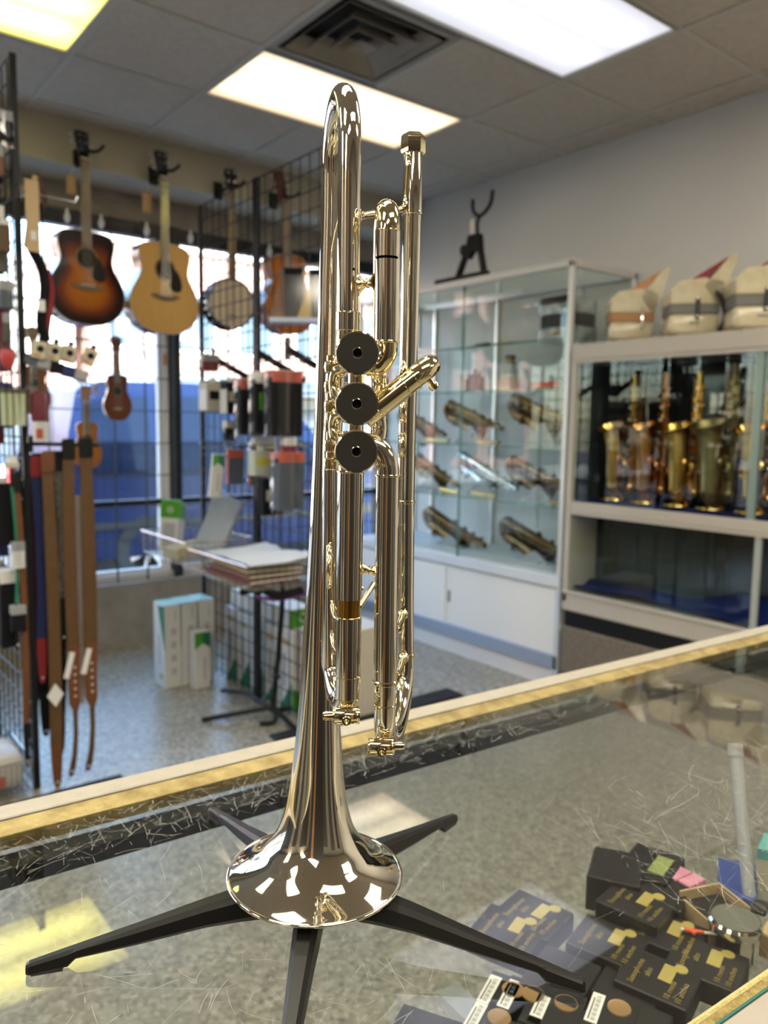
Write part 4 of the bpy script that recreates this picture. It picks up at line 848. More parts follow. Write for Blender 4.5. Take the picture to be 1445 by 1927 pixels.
# pearl accordion inside the case, top shelf
m_marble = mat('grey_marble_celluloid', (.55,.55,.55), .2, coat=.5, var=.7, vscale=14, vcol=(.16,.17,.18))
m_cream = mat('cream_pearl_celluloid', (.62,.56,.40), .22, coat=.5, var=.35, vscale=16, vcol=(.50,.42,.26)); m_bellow = mat('grey_bellows', (.17,.165,.155), .7); m_wkey = mat('ivory_keys', (.72,.70,.64), .25); m_red = mat('dark_red_bellows', (.22,.015,.03), .6); m_tan = mat('tan_keyboard_back', (.52,.22,.06), .5); m_strap = mat('black_leather', (.02,.018,.017), .5)
r = root('marbled_accordion', 'grey marbled accordion standing on the top shelf inside the showcase', 'accordion', M=TR(3.50, 2.83, 1.8465, 0, 0, -.05))
MB().box(-.10,.10,-.125,.125,0,.085, bev=.015, seg=2).box(-.10,.10,-.125,.125,.15,.235, bev=.015, seg=2).build('casing', m_marble, r)
bl = MB()
for q in range(6): bl.box(-.092+.006*(q%2),.092-.006*(q%2),-.118+.006*(q%2),.118-.006*(q%2),.085+q*.011,.096+q*.011)
bl.build('bellows', m_strap, r)
gk = MB()
for q in range(14): gk.box(-.106,-.098,-.11+q*.016,-.099+q*.016,.21,.245)
gk.build('treble_key', m_ebon, r)
bt = MB()
for q in range(5): bt.cyl((-.105,-.03+q*.016,.045),(-.098,-.03+q*.016,.045), .006, n=10)
bt.build('bass_button', m_sx['gold'], r)

# ================================================================ accordions on top of the cabinet
def accordion(label, x, y, rz, s, variant):
    r = root('accordion', label, 'accordion', M=TR(x, y, 1.8015, 0, 0, rz) @ Matrix.Scale(s, 4), group='pearl accordions on the cabinet')
    # local: x across the end face, -y the end face seen, z up; keyboard leans up and to +x
    mid = m_tan if variant == 0 else m_bellow
    yb_ = .20
    MB().box(-.105,.105,0,yb_,.012,.100, bev=.022, seg=3).build('bass_casing', m_cream, r)
    MB().prism([(-.105,.142),(.105,.142),(.112,.20),(.112,.235),(.03,.250),(-.07,.238),(-.105,.20)], 0, yb_, frame(V(0,0,0), V(1,0,0), V(0,0,1), V(0,-1,0)) @ TR(0,0,-yb_)).build('treble_casing', m_cream, r)
    MB().box(-.101,.101,.004,yb_-.004,.099,.143, bev=.004).build('bellows', mid, r)
    m = MB()
    for q in range(5): m.box(-.103,.103,.001,yb_-.001,.1005+q*.0085,.1035+q*.0085)
    m.build('bellows_fold', mat('grey_fold', (.26,.25,.24), .5) if variant else m_cork, r)['kind'] = 'stuff'
    # keyboard wing
    MB().prism([(.03,.215),(.085,.14),(.108,.16),(.165,.335),(.155,.352),(.134,.345)], 0, yb_, frame(V(0,0,0), V(1,0,0), V(0,0,1), V(0,-1,0)) @ TR(0,0,-yb_)).build('keyboard_wing', m_cream, r)
    MB().prism([(-.03,.240),(.045,.249),(.128,.335),(.122,.338)], .004, yb_-.02, frame(V(0,0,0), V(1,0,0), V(0,0,1), V(0,-1,0)) @ TR(0,0,-yb_)).build('keyboard_back', m_tan if variant == 0 else m_red, r)
    if variant == 0:
        MB().box(-.106,-.10,.06,.16,.035,.085).build('grille', m_bellow, r)
        for q in (.12, .15): MB().tube(cr([(q,-.004,.13),(q+.012,-.016,.09),(q+.018,-.012,.05),(q+.03,-.006,.015)], 4), .010, 8, sx=.5).build('shoulder_strap', m_wkey, r)
        MB().tube([(.045,-.006,.155),(.044,-.008,.12),(.045,-.008,.085),(.043,-.006,.06)], .006, 8).build('clasp', m_chrome, r)
    else:
        MB().box(.0,.018,-.008,0,.075,.165, bev=.003).build('bellows_strap', m_strap, r)
        MB().ball((.009,-.008,.160), .008, 10).ball((.009,-.008,.085), .008, 10).build('snap', m_chrome, r)
        MB().box(-.02,.02,-.003,0,.055,.062).build('vent_slot', m_bellow, r)
        if variant == 1:
            MB().tube(cr([(.085,.0,.19),(.105,-.02,.14),(.12,-.02,.08),(.10,-.01,.02)], 5), .016, 8, sx=.45).tube(cr([(.10,.0,.18),(.13,-.02,.12),(.14,-.016,.06),(.12,-.01,.015)], 5), .012, 8, sx=.45).build('shoulder_strap', m_strap, r)
            MB().box(.125,.150,-.014,-.012,.0,.07, M=TR(0,0,0,0,.3,0)).build('paper_tag', m_kraft, r)
        if variant == 2:
            MB().tube(cr([(.06,.1,.25),(.10,.1,.285),(.16,.1,.28),(.19,.1,.24)], 5), .014, 8, sx=.5).build('shoulder_strap', m_strap, r)
    MB().box(-.06,-.04,.02,.05,0,.012).box(.04,.06,.02,.05,0,.012).box(-.06,-.04,.17,.20,0,.012).box(.04,.06,.17,.20,0,.012).build('rubber_foot', m_wkey, r)
    return r
accordion('cream pearl accordion with tan keyboard back and white straps next to the showcase', 3.315, 2.29, rad(-47), 1.0, 0)
accordion('cream pearl accordion with grey bellows band and upright bellows strap in the middle', 3.315, 1.965, rad(-47), 1.04, 1)
accordion('cream pearl accordion with grey bellows band cut off by the photo edge', 3.325, 1.66, rad(-47), 1.1, 2)
# ---- black folding stand on top of the showcase
fs = root('folding_stand', 'black folding instrument stand with forked yoke on top of the showcase', 'stand', (3.245, 3.30, 2.2335))
MB().box(-.018,.018,-.10,.34,0,.026, bev=.005).build('base_bar', m_black, fs)
MB().cyl((0,.145,.020),(.01,.045,.235), .021, n=12).ball((0,.105,.165), .034, 10, sc=(.8,.7,1.1)).build('strut', m_black, fs)
MB().cyl((.0,-.065,.020),(.01,.000,.235), .021, n=12).build('strut', m_black, fs)
MB().prism([(-.03,.24),(.055,.24),(.085,.13),(.055,.11),(.02,.15),(-.045,.13)], -.02, .02, frame(V(.005,.005,0), V(0,1,0), V(0,0,1), V(1,0,0))).build('hinge_block', m_black, fs)
MB().tube(cr([(.02,.016,.22),(.02,.018,.27),(.02,.020,.31),(.02,.0,.345)], 5), .0105, 10).build('stem', m_black, fs)
MB().tube(cr([(.02,.060,.445),(.02,.058,.395),(.02,.036,.360),(.02,.0,.345),(.02,-.044,.36),(.02,-.084,.40),(.02,-.096,.465)], 5), .0115, 10).build('yoke', m_black, fs)
tg = single('price_tag', MB().box(-.001,.001,-.016,.016,-.075,0, bev=.0005), m_wkey, 'small white price tag hanging from the folding stand yoke', 'tag', (3.29, 3.385, 2.575))
# ================================================================ guitars, banjo, ukuleles in the window
def burst_mat(name, stops, rough=.15, coat=1.0, grain=.0):
    m = mat(name, stops[0][1], rough, coat=coat); t = m.node_tree; b = t.nodes['Principled BSDF']; b.inputs['Specular IOR Level'].default_value = .22
    at = t.nodes.new('ShaderNodeAttribute'); at.attribute_name = 'burst'
    r = t.nodes.new('ShaderNodeValToRGB')
    r.color_ramp.elements[0].position = stops[0][0]; r.color_ramp.elements[0].color = (*stops[0][1],1)
    r.color_ramp.elements[1].position = stops[-1][0]; r.color_ramp.elements[1].color = (*stops[-1][1],1)
    for p, c in stops[1:-1]: e = r.color_ramp.elements.new(p); e.color = (*c,1)
    t.links.new(at.outputs['Fac'], r.inputs[0])
    tc = t.nodes.new('ShaderNodeTexCoord'); mp = t.nodes.new('ShaderNodeMapping'); mp.inputs['Scale'].default_value = (60,1,2)
    n = t.nodes.new('ShaderNodeTexNoise'); n.inputs['Scale'].default_value = 3; t.links.new(tc.outputs['Object'], mp.inputs[0]); t.links.new(mp.outputs[0], n.inputs['Vector'])
    mx = t.nodes.new('ShaderNodeMix'); mx.data_type = 'RGBA'; mx.blend_type = 'MULTIPLY'; mx.inputs['Factor'].default_value = .28
    t.links.new(r.outputs[0], mx.inputs['A']); t.links.new(n.outputs['Fac'], mx.inputs['B']); t.links.new(mx.outputs['Result'], b.inputs['Base Color'])
    return m
m_burst = burst_mat('sunburst_top', [(0,(.58,.20,.015)),(.45,(.46,.13,.008)),(.66,(.20,.035,.006)),(.82,(.03,.006,.005)),(1,(.008,.005,.005))], .22, .08)
m_nat = burst_mat('natural_spruce_top', [(0,(.76,.46,.16)),(.9,(.72,.42,.14)),(1,(.66,.36,.11))], .4, .1)
m_cedar = burst_mat('orange_cedar_top', [(0,(.58,.19,.03)),(.9,(.52,.16,.025)),(1,(.36,.10,.02))], .2, .7)
m_mahog = burst_mat('mahogany_top', [(0,(.24,.072,.028)),(1,(.17,.048,.02))], .4, .2); m_koa = burst_mat('orange_koa_top', [(0,(.56,.23,.06)),(1,(.42,.15,.035))], .35, .3); m_brownu = burst_mat('brown_uke_top', [(0,(.30,.13,.05)),(1,(.22,.09,.03))], .4, .2)
m_sideb = mat('glossy_brown_side', (.10,.035,.02), .1, coat=1.0); m_siden = wood('mahogany_side', (.22,.085,.04), (.32,.13,.06), (10,10,1), .15, 1.0)
m_rose = wood('rosewood', (.16,.10,.06), (.24,.16,.095), (40,40,2), .55, .0); m_neckw = wood('neck_mahogany', (.20,.09,.045), (.28,.13,.06), (30,30,1.5), .3, .3)
m_headb = mat('black_headstock', (.014,.012,.012), .15, coat=.6); m_bone = mat('bone', (.72,.68,.58), .35); m_tort = mat('dark_pickguard', (.010,.007,.008), .35, spec=.3)
m_nick = mat('nickel', (.62,.60,.57), .2, metal=1); m_hole = mat('guitar_inside', (.03,.027,.016), .95, spec=.05); m_bindw = mat('cream_binding', (.66,.60,.47), .4)
OUT = [(0,0),(.045,.001),(.10,.014),(.155,.050),(.188,.100),(.200,.152),(.192,.205),(.170,.252),(.145,.295),(.134,.335),(.139,.375),(.147,.412),(.143,.446),(.118,.472),(.070,.482),(.0,.483)]
def outline(sx=1.0, sz=1.0, waist=1.0, n=3):
    h = cr([(x*sx, z*sz) for x, z in OUT], n)
    R_ = [(p.x, p.y) for p in h]; Lh = [(-x, z) for x, z in R_[1:-1]][::-1]
    return R_ + Lh
def guitar(name, label, cat, M_, sx, sz, dep, m_top, m_side, scale_nut, head, head_style, group, guard=None, bridge_z=.20, hole_z=.345, hole_r=.050, neck_w=.022, m_head=None, strings=6, cutin=.395, bind=True):
    r = root(name, label, cat, M=M_, group=group)
    ol = outline(sx, sz); H = .483*sz; n = len(ol)
    b = MB(); b.ring([[V(x,.004,z) for x, z in ol],[V(x*1.005,dep*.5,z) for x, z in ol],[V(x,dep,z) for x, z in ol]], (False, True), smooth=True); b.build('body', m_side, r)
    t = MB(); cz = .19*sz; sc = [1,.93,.85,.75,.62,.45,.25]; vals = []
    t.ring([[V(x*s_, 0 if s_ < 1 else .0, cz+(z-cz)*s_) for x, z in ol] for s_ in sc], (False, True)); t.ring([[V(x,0,z) for x, z in ol],[V(x,.004,z) for x, z in ol]], (False, False))
    to = t.build('soundboard', m_top, r)
    at = to.data.attributes.new('burst', 'FLOAT', 'POINT')
    vals = [s_ for s_ in sc for _ in ol] + [sc[-1]]*n + [1.0]*(2*n)
    at.data.foreach_set('value', vals[:len(to.data.vertices)] + [1.0]*max(0, len(to.data.vertices)-len(vals)))
    if bind:
        bd = MB(); bd.tube([V(x,.001,z) for x, z in ol], .0022*max(sx,.5), 6, False, loop=True); bd.build('binding', m_bindw if m_top is not m_burst else m_bindw, r)
    F = TR(0,0,0) @ Matrix.Rotation(PI/2, 4, 'X')     # x, z plane; out of face = local z -> -y
    hz = hole_z*sz
    MB().lathe([(.0001,.0006),(hole_r*sx,.0006)], TR(0,0,hz) @ F, 28).build('sound_hole', m_hole, r)
    MB().lathe([(hole_r*sx,.0005),(hole_r*sx,.0012),(hole_r*sx*1.2,.0012),(hole_r*sx*1.2,.0005)], TR(0,0,hz) @ F, 32).build('rosette', m_rose, r)
    bz = bridge_z*sz
    br = MB().prism([(-.083*sx,.004),(-.075*sx,-.006),(-.03*sx,-.020*sz),(0,-.024*sz),(.03*sx,-.020*sz),(.075*sx,-.006),(.083*sx,.004),(.06*sx,.009),(-.06*sx,.009)], 0, .008, TR(0,0,bz) @ F).build('bridge', m_rose, r)
    MB().box(-.038*sx,.038*sx,-.0105,-.0078,bz+.002,bz+.006).build('saddle', m_bone, br)
    if guard:
        MB().prism([(.052*sx,.40*sz*.90),(.050*sx,.33*sz),(.030*sx,.298*sz),(.022*sx,.262*sz),(.036*sx,.235*sz),(.070*sx,.226*sz),(.092*sx,.238*sz),(.098*sx,.268*sz),(.092*sx,.300*sz),(.076*sx,.335*sz)], .0002, .0016, F).build('pickguard', guard, r)
    zn = scale_nut; z0 = cutin*sz
    MB().ring([[V(-neck_w*1.22,-.008,z0),V(neck_w*1.22,-.008,z0),V(neck_w,-.008,zn),V(-neck_w,-.008,zn)],[V(-neck_w*1.22,-.0005,z0),V(neck_w*1.22,-.0005,z0),V(neck_w,-.002,zn),V(-neck_w,-.002,zn)]], smooth=False).build('fretboard', m_rose, r)
    fr = MB(); Ls = zn - bz
    for k in range(1, 19):
        zf = zn - Ls*(1 - 2**(-k/12)); w_ = neck_w*(1+.22*(zn-zf)/(zn-z0))
        if zf > z0: fr.box(-w_*.98, w_*.98, -.0092, -.0078, zf-.0008, zf+.0008)
    fr.build('fret', m_nick, r)['kind'] = 'stuff'
    nk = MB(); nk.ring([[V(w_*math.cos(a)*1.0, -.002+.019*math.sin(a), z) for a in [PI*i/8 for i in range(9)]] for z, w_ in ((H-.002, neck_w*1.12),(zn, neck_w*.98))], (True,True)); nk.build('neck', m_neckw, r)
    MB().box(-neck_w,neck_w,-.0105,-.002,zn-.002,zn+.003).build('nut', m_bone, r)
    mh = m_head or m_headb; he = []
    th = lambda z: .006 + (z-zn)*.22                          # headstock leans back
    if head_style == 'steel': pr = [(neck_w*.95,0),(neck_w*1.35,.030),(neck_w*1.75,head*.88),(neck_w*1.60,head*.97),(neck_w*.4,head),]
    elif head_style == 'slot': pr = [(neck_w*.95,0),(neck_w*1.30,.028),(neck_w*1.35,head*.85),(neck_w*1.0,head*.93),(neck_w*.35,head)]
    elif head_style == 'uke': pr = [(neck_w*.9,0),(neck_w*1.25,.02),(neck_w*1.8,head*.55),(neck_w*2.05,head*.86),(neck_w*1.1,head*.93),(.001,head)]
    else: pr = [(neck_w*.95,0),(neck_w*1.2,.02),(neck_w*2.2,.045),(neck_w*1.6,.065),(neck_w*2.3,.09),(neck_w*2.0,head*.92),(neck_w*.7,head)]
    po = pr + [(-x, z) for x, z in pr[::-1]]
    ho = MB().ring([[V(x, th(zn+z)-.004, zn+z) for x, z in po],[V(x, th(zn+z)+.010, zn+z) for x, z in po]], smooth=False).build('headstock', mh, r)
    k = strings//2
    for i in range(k):
        for s_ in (-1, 1):
            z = zn + head*(.30 + .5*i/max(1,k-1)); xw = neck_w*(1.45+.18*i/k)
            g = MB().cyl((s_*neck_w*.75, th(z)-.016, z),(s_*neck_w*.75, th(z)-.002, z), .0045, n=8); g.build('string_post', m_nick, ho)
            MB().cyl((s_*xw, th(z)+.006, z),(s_*(xw+.012), th(z)+.006, z), .0028, n=6).ball((s_*(xw+.019), th(z)+.006, z), .0085, 8, sc=(1,.5,.75)).build('tuning_peg', m_nick if head_style != 'slot' else m_bone, ho)
    st_ = MB()
    for i in range(strings):
        u = -1 + 2*i/(strings-1); st_.cyl((u*neck_w*1.15,-.0115,bz+.004),(u*neck_w*.8,-.0112,zn), .0007, n=4, caps=False)
    st_.build('string', m_nick, r)['kind'] = 'stuff'
    return r
def face(x, y, z, rz, lean=0, roll=0): return Matrix.Translation(V(x,y,z)) @ Matrix.Rotation(rz, 4, 'Z') @ Matrix.Rotation(roll, 4, 'Y') @ Matrix.Rotation(lean, 4, 'X')
G = 'stringed instruments hanging in the window'
guitar('acoustic_guitar', 'glossy sunburst acoustic guitar hanging in the window', 'guitar', face(1.378,4.31,1.888,rad(3)), 1.02, 1.0, .112, m_burst, m_sideb, .848, .150, 'steel', G, m_tort)
guitar('acoustic_guitar', 'natural blond acoustic guitar with black pickguard hanging in the window', 'guitar', face(1.808,4.31,1.880,rad(3)), 1.04, 1.02, .112, m_nat, m_siden, .850, .148, 'steel', G, m_tort)
guitar('classical_guitar', 'orange classical guitar hanging behind the black wire rack', 'guitar', face(2.640,4.31,1.945,rad(3),0,-.075), .92, .99, .10, m_cedar, m_siden, .80, .185, 'slot', G, None, hole_r=.043, neck_w=.026, m_head=mat('red_brown_head', (.15,.035,.02), .3))
# banjo
bj = root('banjo', 'open back style banjo with pale head hanging behind the black wire rack', 'banjo', M=face(2.217,4.31,1.938,rad(-6)), group=G)
FB = TR(0,0,.150) @ Matrix.Rotation(PI/2, 4, 'X')
m_skin = mat('pale_banjo_head', (.58,.47,.37), .6)
MB().lathe([(.0001,.004),(.136,.004),(.138,.000)], FB, 48).build('drum_head', m_skin, bj)
MB().lathe([(.138,-.006),(.138,.008),(.143,.010),(.147,.008),(.147,-.006),(.140,-.012),(.140,-.085),(.152,-.085),(.152,-.095),(.0001,-.095)], FB, 48).build('rim', mat('black_rim', (.02,.02,.022), .2, metal=.4), bj)
hk = MB()
for k in range(24):
    a = 2*PI*k/24; hk.cyl(FB @ V(.150*math.cos(a),.150*math.sin(a),.006), FB @ V(.150*math.cos(a),.150*math.sin(a),-.06), .0025, n=6)
hk.build('tension_hook', m_chrome, bj)['kind'] = 'stuff'
MB().box(-.032,.032,-.022,-.004,.088,.094).box(-.030,-.022,-.008,-.003,.082,.095).box(.022,.030,-.008,-.003,.082,.095).build('bridge', m_bone, bj)
MB().box(-.012,.012,-.016,-.004,.0,.028, bev=.003).build('tailpiece', m_chrome, bj)
MB().ring([[V(-.026,-.022,.292),V(.026,-.022,.292),V(.017,-.022,.795),V(-.017,-.022,.795)],[V(-.026,-.012,.292),V(.026,-.012,.292),V(.017,-.012,.795),V(-.017,-.012,.795)]], smooth=False).build('fretboard', m_rose, bj)
MB().ring([[V(w_*math.cos(a), -.012+.020*math.sin(a), z) for a in [PI*i/8 for i in range(9)]] for z, w_ in ((.29,.025),(.795,.0165))], (True,True)).build('neck', m_neckw, bj)
hb = MB().ring([[V(x,-.020+(z-.795)*.2,z) for x, z in P_] for P_ in [[(.016,.795),(.022,.82),(.040,.835),(.030,.86),(.042,.885),(.036,.915),(.012,.925),(-.012,.925),(-.036,.915),(-.042,.885),(-.030,.86),(-.040,.835),(-.022,.82),(-.016,.795)]]] + [[V(x,-.006+(z-.795)*.2,z) for x, z in [(.016,.795),(.022,.82),(.040,.835),(.030,.86),(.042,.885),(.036,.915),(.012,.925),(-.012,.925),(-.036,.915),(-.042,.885),(-.030,.86),(-.040,.835),(-.022,.82),(-.016,.795)]]], smooth=False).build('headstock', m_headb, bj)
for s_ in (-1,1):
    for z in (.845,.895): MB().cyl((s_*.02,-.018,z),(s_*.02,.035,z), .005, n=8).ball((s_*.02,.04,z), .010, 8, sc=(1,.6,.7)).build('tuning_peg', m_nick, hb)
bs = MB()
for u in (-1,-.33,.33,1): bs.cyl((u*.020,-.026,.02),(u*.013,-.025,.795), .0007, n=4, caps=False)
bs.build('string', m_nick, bj)['kind'] = 'stuff'
# hangers on the soffit
for x, z, nm in ((1.398,2.765,'sunburst guitar'),(1.812,2.755,'natural blond guitar'),(2.213,2.750,'banjo'),(2.590,2.760,'classical guitar')):
    h = root('wall_hanger', 'black padded wall hanger holding the ' + nm, 'hanger', (x, YS, z), group='instrument hangers on the soffit')
    MB().box(-.030,.030,-.016,-.001,-.035,.065, bev=.006).build('back_plate', m_black, h)
    MB().cyl((0,-.016,.0),(0,-.175,.012), .008, n=10).build('arm', m_black, h)
    MB().tube(cr([(-.048,-.225,.030),(-.045,-.205,.016),(-.030,-.180,.010),(0,-.172,.010),(.030,-.180,.010),(.045,-.205,.016),(.058,-.235,.034)], 4), .0085, 10).build('yoke', m_black, h)
# ukuleles
U = 'ukuleles hanging in the window'
guitar('ukulele', 'plain mahogany ukulele hanging on the window wire grid', 'ukulele', face(1.648,4.655,1.385,rad(-12)), .40, .56, .06, m_mahog, mat('mahogany_uke_side', (.16,.05,.02), .3), .395, .105, 'uke', U, None, bridge_z=.12, hole_z=.31, hole_r=.062, neck_w=.016, m_head=mat('mahogany_head', (.18,.055,.025), .35), strings=4, bind=False)
guitar('ukulele', 'orange koa ukulele hanging low behind the second leather strap', 'ukulele', face(1.465,4.655,1.103,rad(-14)), .40, .56, .06, m_koa, mat('koa_uke_side', (.34,.12,.035), .3), .385, .100, 'uke', U, None, bridge_z=.12, hole_z=.31, hole_r=.062, neck_w=.016, m_head=mat('pale_koa_head', (.34,.16,.10), .4), strings=4, bind=False)
guitar('ukulele', 'small brown ukulele half hidden behind the dark red pouch', 'ukulele', face(1.185,4.655,1.41,rad(-14)), .42, .56, .06, m_brownu, mat('brown_uke_side', (.2,.08,.03), .3), .39, .10, 'uke', U, None, bridge_z=.12, hole_z=.31, hole_r=.062, neck_w=.016, m_head=m_neckw, strings=4, bind=False)
# tags on instruments
m_tagc = mat('tan_tag_card', (.52,.32,.17), .7)
for lab, x, y, z, w_, h_ in (('tan paper tag hanging behind the sunburst guitar neck',1.335,4.40,2.665,.045,.095),('tan paper tag hanging behind the natural blond guitar neck',1.745,4.40,2.655,.05,.105),('orange tag stuck beside the white window jamb',1.965,4.70,1.80,.03,.07)):
    t_ = root('price_tag', lab, 'tag', (x,y,z), group='paper tags on the instruments'); MB().box(-w_/2,w_/2,-.001,.001,-h_,0).build('card', m_tagc, t_); MB().cyl((0,0,0),(.02,.0,.06), .0012, n=5).build('thread', m_bone, t_)

# ================================================================ black wire racks
def rack(label, x, y0, y1, z1, group, tilt=0):
    r = root('wire_rack_panel', label, 'rack', (x, y0, 0), rz=tilt, group=group); L_ = y1-y0
    for y in (.008, L_-.008): MB().box(-.011,.011,y-.008,y+.008,0,z1).build('post', m_black, r)
    m = MB(); k = int(round(L_/.0762))
    for i in range(1, k): m.cyl((0,L_*i/k,.03),(0,L_*i/k,z1-.004), .0032, n=6, caps=False)
    q = int(z1/.0762)
    for i in range(q+1):
        z = z1-.006-i*.0762
        if z > .02: m.cyl((-.006,0,z),(-.006,L_,z), .0032, n=6, caps=False)
    m.build('wire_mesh', m_black, r)['kind'] = 'stuff'
    return r
RG = 'black wire display racks'
rack('black wire rack panel nearest the trumpet standing on the floor', 1.85, 2.735, 3.335, 2.51, RG); rack('black wire rack panel nearer the window with the banjo behind', 1.85, 3.345, 3.945, 2.51, RG)
rack('black wire rack panel at the photo edge with hanging straps', .728, 3.0, 3.61, 2.62, RG, rad(1.0)); rack('black wire rack panel behind the one at the photo edge', .715, 3.62, 4.23, 2.62, RG, rad(1.0))
for k, y in enumerate((3.83, 3.36, 3.09)):
    a = root('waterfall_hook', ['black sloping display arm at the window end of the wire rack','black sloping display arm in the middle of the wire rack','black sloping display arm nearest the trumpet on the wire rack'][k], 'hook', (1.862, y, 1.72), group='sloping arms on the wire rack')
    MB().box(.0,.30,-.008,.008,-.016,.016, M=TR(0,0,0,0,.42,0)).build('arm_bar', m_black, a); MB().box(0,.006,-.02,.02,-.05,.05, bev=.001).build('arm_bracket', m_black, a)

# ---- generic hanging packs
m_clear = glass('clear_plastic_film', (.90,.91,.92), 1.45, .12, .06)
m_ltgrey = mat('pale_grey_card', (.46,.43,.37), .6); m_whcard = mat('white_card', (.66,.65,.63), .55); m_orcard = mat('orange_red_header', (.42,.09,.055), .5); m_slate = mat('slate_card', (.06,.075,.10), .5); m_kg = mat('black_cloth', (.006,.006,.008), .8, spec=.2)
m_green = mat('bright_green_card', (.07,.30,.015), .5); m_dgreen = mat('dark_green_card', (.01,.16,.09), .5); m_dkred = mat('dark_red_cloth', (.16,.012,.03), .6); m_purple = mat('purple_cloth', (.13,.03,.19), .7); m_greyart = mat('grey_print', (.28,.28,.29), .6)
HK = []
def hook(label, x0, x1, y, z, group='wire hooks on the racks'):
    h = root('rack_hook', label, 'hook', (x0, y, z), group=group)
    MB().tube([(0,0,0),((x1-x0)*.96,0,-.004),(x1-x0,0,.016)], .0028, 6).build('wire', m_chrome, h); MB().box(-.004,.004,-.014,.014,-.018,.018).build('hook_plate', m_chrome, h)
def pack(name, label, cat, x0, x1, y, w_, z0, z1, body, face_=None, header=None, film=False, side=None, group='packs hanging on the black wire rack', M_extra=None):
    r = root(name, label, cat, M=Matrix.Translation(V((x0+x1)/2, y, z1)) @ (M_extra or Matrix.Identity(4)), group=group); hx = (x1-x0)/2; H = z1-z0
    MB().box(-hx,hx,-w_/2,w_/2,-H,-.030 if header else -.008, bev=.003).build('carton', body, r)
    if header: MB().box(-hx,hx,-w_/2-.001,w_/2+.001,-.030-H*.07,-.004, bev=.001).build('header_card', header, r)
    else: MB().box(-.015,.015,-w_*.1,w_*.1,-.009,.012).build('hang_tab', m_whcard, r)
    if side: MB().box(-hx-.001,-hx,-w_/2*.98,w_/2*.98,-H*.98,-.04).build('end_print', side, r)
    if face_: MB().box(-hx*.72,hx*.72,-w_/2-.0012,-w_/2,-H*.62,-H*.34).build('front_print', face_, r)
    if film:
        f = MB(); n_ = 8; f.ring([[V(hx*1.15*math.cos(a)+.004*math.sin(5*a+z*60), w_*.62*math.sin(a)*(1 if z > -H else .3), z) for a in [2*PI*i/14 for i in range(14)]] for z in [-.01-H*1.06*i/n_ for i in range(n_+1)]], (False, False)); f.build('plastic_bag', m_clear, r)
    return r
for k, (x0, y, z) in enumerate(((1.845,3.40,1.58),(1.845,3.21,1.575),(1.845,3.06,1.575),(1.845,2.93,1.60),(1.845,2.80,1.60),(1.845,3.40,1.27),(1.845,3.16,1.275),(1.845,2.94,1.28),(1.845,2.80,1.29))):
    hook(['chrome hook carrying the grey cable cartons','chrome hook carrying the striped packs','chrome hook carrying the first black bag','chrome hook carrying the second black bag','chrome hook carrying the bag nearest the trumpet','lower chrome hook carrying the slim green and white carton','lower chrome hook carrying the slate and red packs','lower chrome hook carrying the pale green packs','lower chrome hook nearest the trumpet'][k], x0, x0-.26, y, z)
pack('carton_pack', 'pale grey carton with dark plug picture at the front of its hook', 'carton', 1.60, 1.70, 3.40, .085, 1.435, 1.575, m_ltgrey, m_kg, None, side=m_whcard)
pack('carton_pack', 'pale grey carton with dark plug picture at the back of its hook', 'carton', 1.71, 1.81, 3.40, .085, 1.43, 1.575, m_ltgrey, m_kg, None)
pack('carton_pack', 'dark and tan striped pack next to the pale grey cartons', 'pack', 1.61, 1.68, 3.21, .07, 1.42, 1.57, m_kg, m_ltgrey, None, side=m_ltgrey)
pack('carton_pack', 'brown and pale pack with orange foot beside the black bags', 'pack', 1.70, 1.80, 3.19, .07, 1.40, 1.57, mat('dark_brown_card', (.07,.045,.035), .6), m_whcard, None, side=m_orcard)
pack('bagged_strap', 'black item in a clear bag under an orange header near the hook tip', 'bag', 1.60, 1.72, 3.06, .07, 1.33, 1.572, m_kg, None, m_orcard, True)
pack('bagged_strap', 'black item in a clear bag with white header and green sticker', 'bag', 1.60, 1.71, 2.93, .07, 1.34, 1.595, m_kg, m_green, m_whcard, True)
pack('bagged_strap', 'black pouch under an orange header beside the bell stem of the trumpet', 'bag', 1.60, 1.74, 2.80, .08, 1.33, 1.597, m_kg, None, m_orcard, True)
pack('string_pack', 'slate pack with red top picture left of its twin', 'pack', 1.62, 1.70, 3.20, .022, 1.105, 1.265, m_slate, None, m_orcard, side=m_orcard)
pack('string_pack', 'slate pack with red top picture right of its twin', 'pack', 1.715, 1.795, 3.16, .022, 1.10, 1.265, m_slate, None, m_orcard, side=m_orcard)
pack('card_pack', 'pale green pack with yellow leaf picture on the lower hooks', 'pack', 1.60, 1.69, 2.94, .06, 1.16, 1.275, mat('pale_green_card', (.40,.44,.36), .5), mat('yellow_leaf_print', (.45,.42,.05), .5), None)
pack('card_pack', 'tall black pack hanging below the pale green pack', 'pack', 1.64, 1.74, 2.93, .05, .99, 1.155, m_kg, m_ltgrey, None)
pack('bagged_strap', 'crinkled clear bag with dark item on the lowest hook beside the trumpet', 'bag', 1.62, 1.74, 2.78, .08, 1.03, 1.27, m_slate, None, m_orcard, True)
pack('bagged_cable', 'small black adapter in clear bag between the two rows of packs', 'bag', 1.66, 1.72, 3.30, .04, 1.30, 1.395, m_kg, None, m_whcard, True)
pack('bagged_cable', 'black cable hank in clear bag below the striped packs', 'bag', 1.68, 1.78, 3.07, .05, 1.215, 1.325, m_kg, None, m_whcard, True)
pack('bagged_cable', 'dark red pack hanging between the rows close to the trumpet', 'bag', 1.66, 1.72, 2.79, .04, 1.22, 1.33, m_dkred, None, m_whcard, True)
pack('bagged_cable', 'purple strap in a bag hanging beside the slate packs', 'bag', 1.70, 1.74, 3.02, .05, 1.03, 1.19, m_purple, None, m_whcard, True)
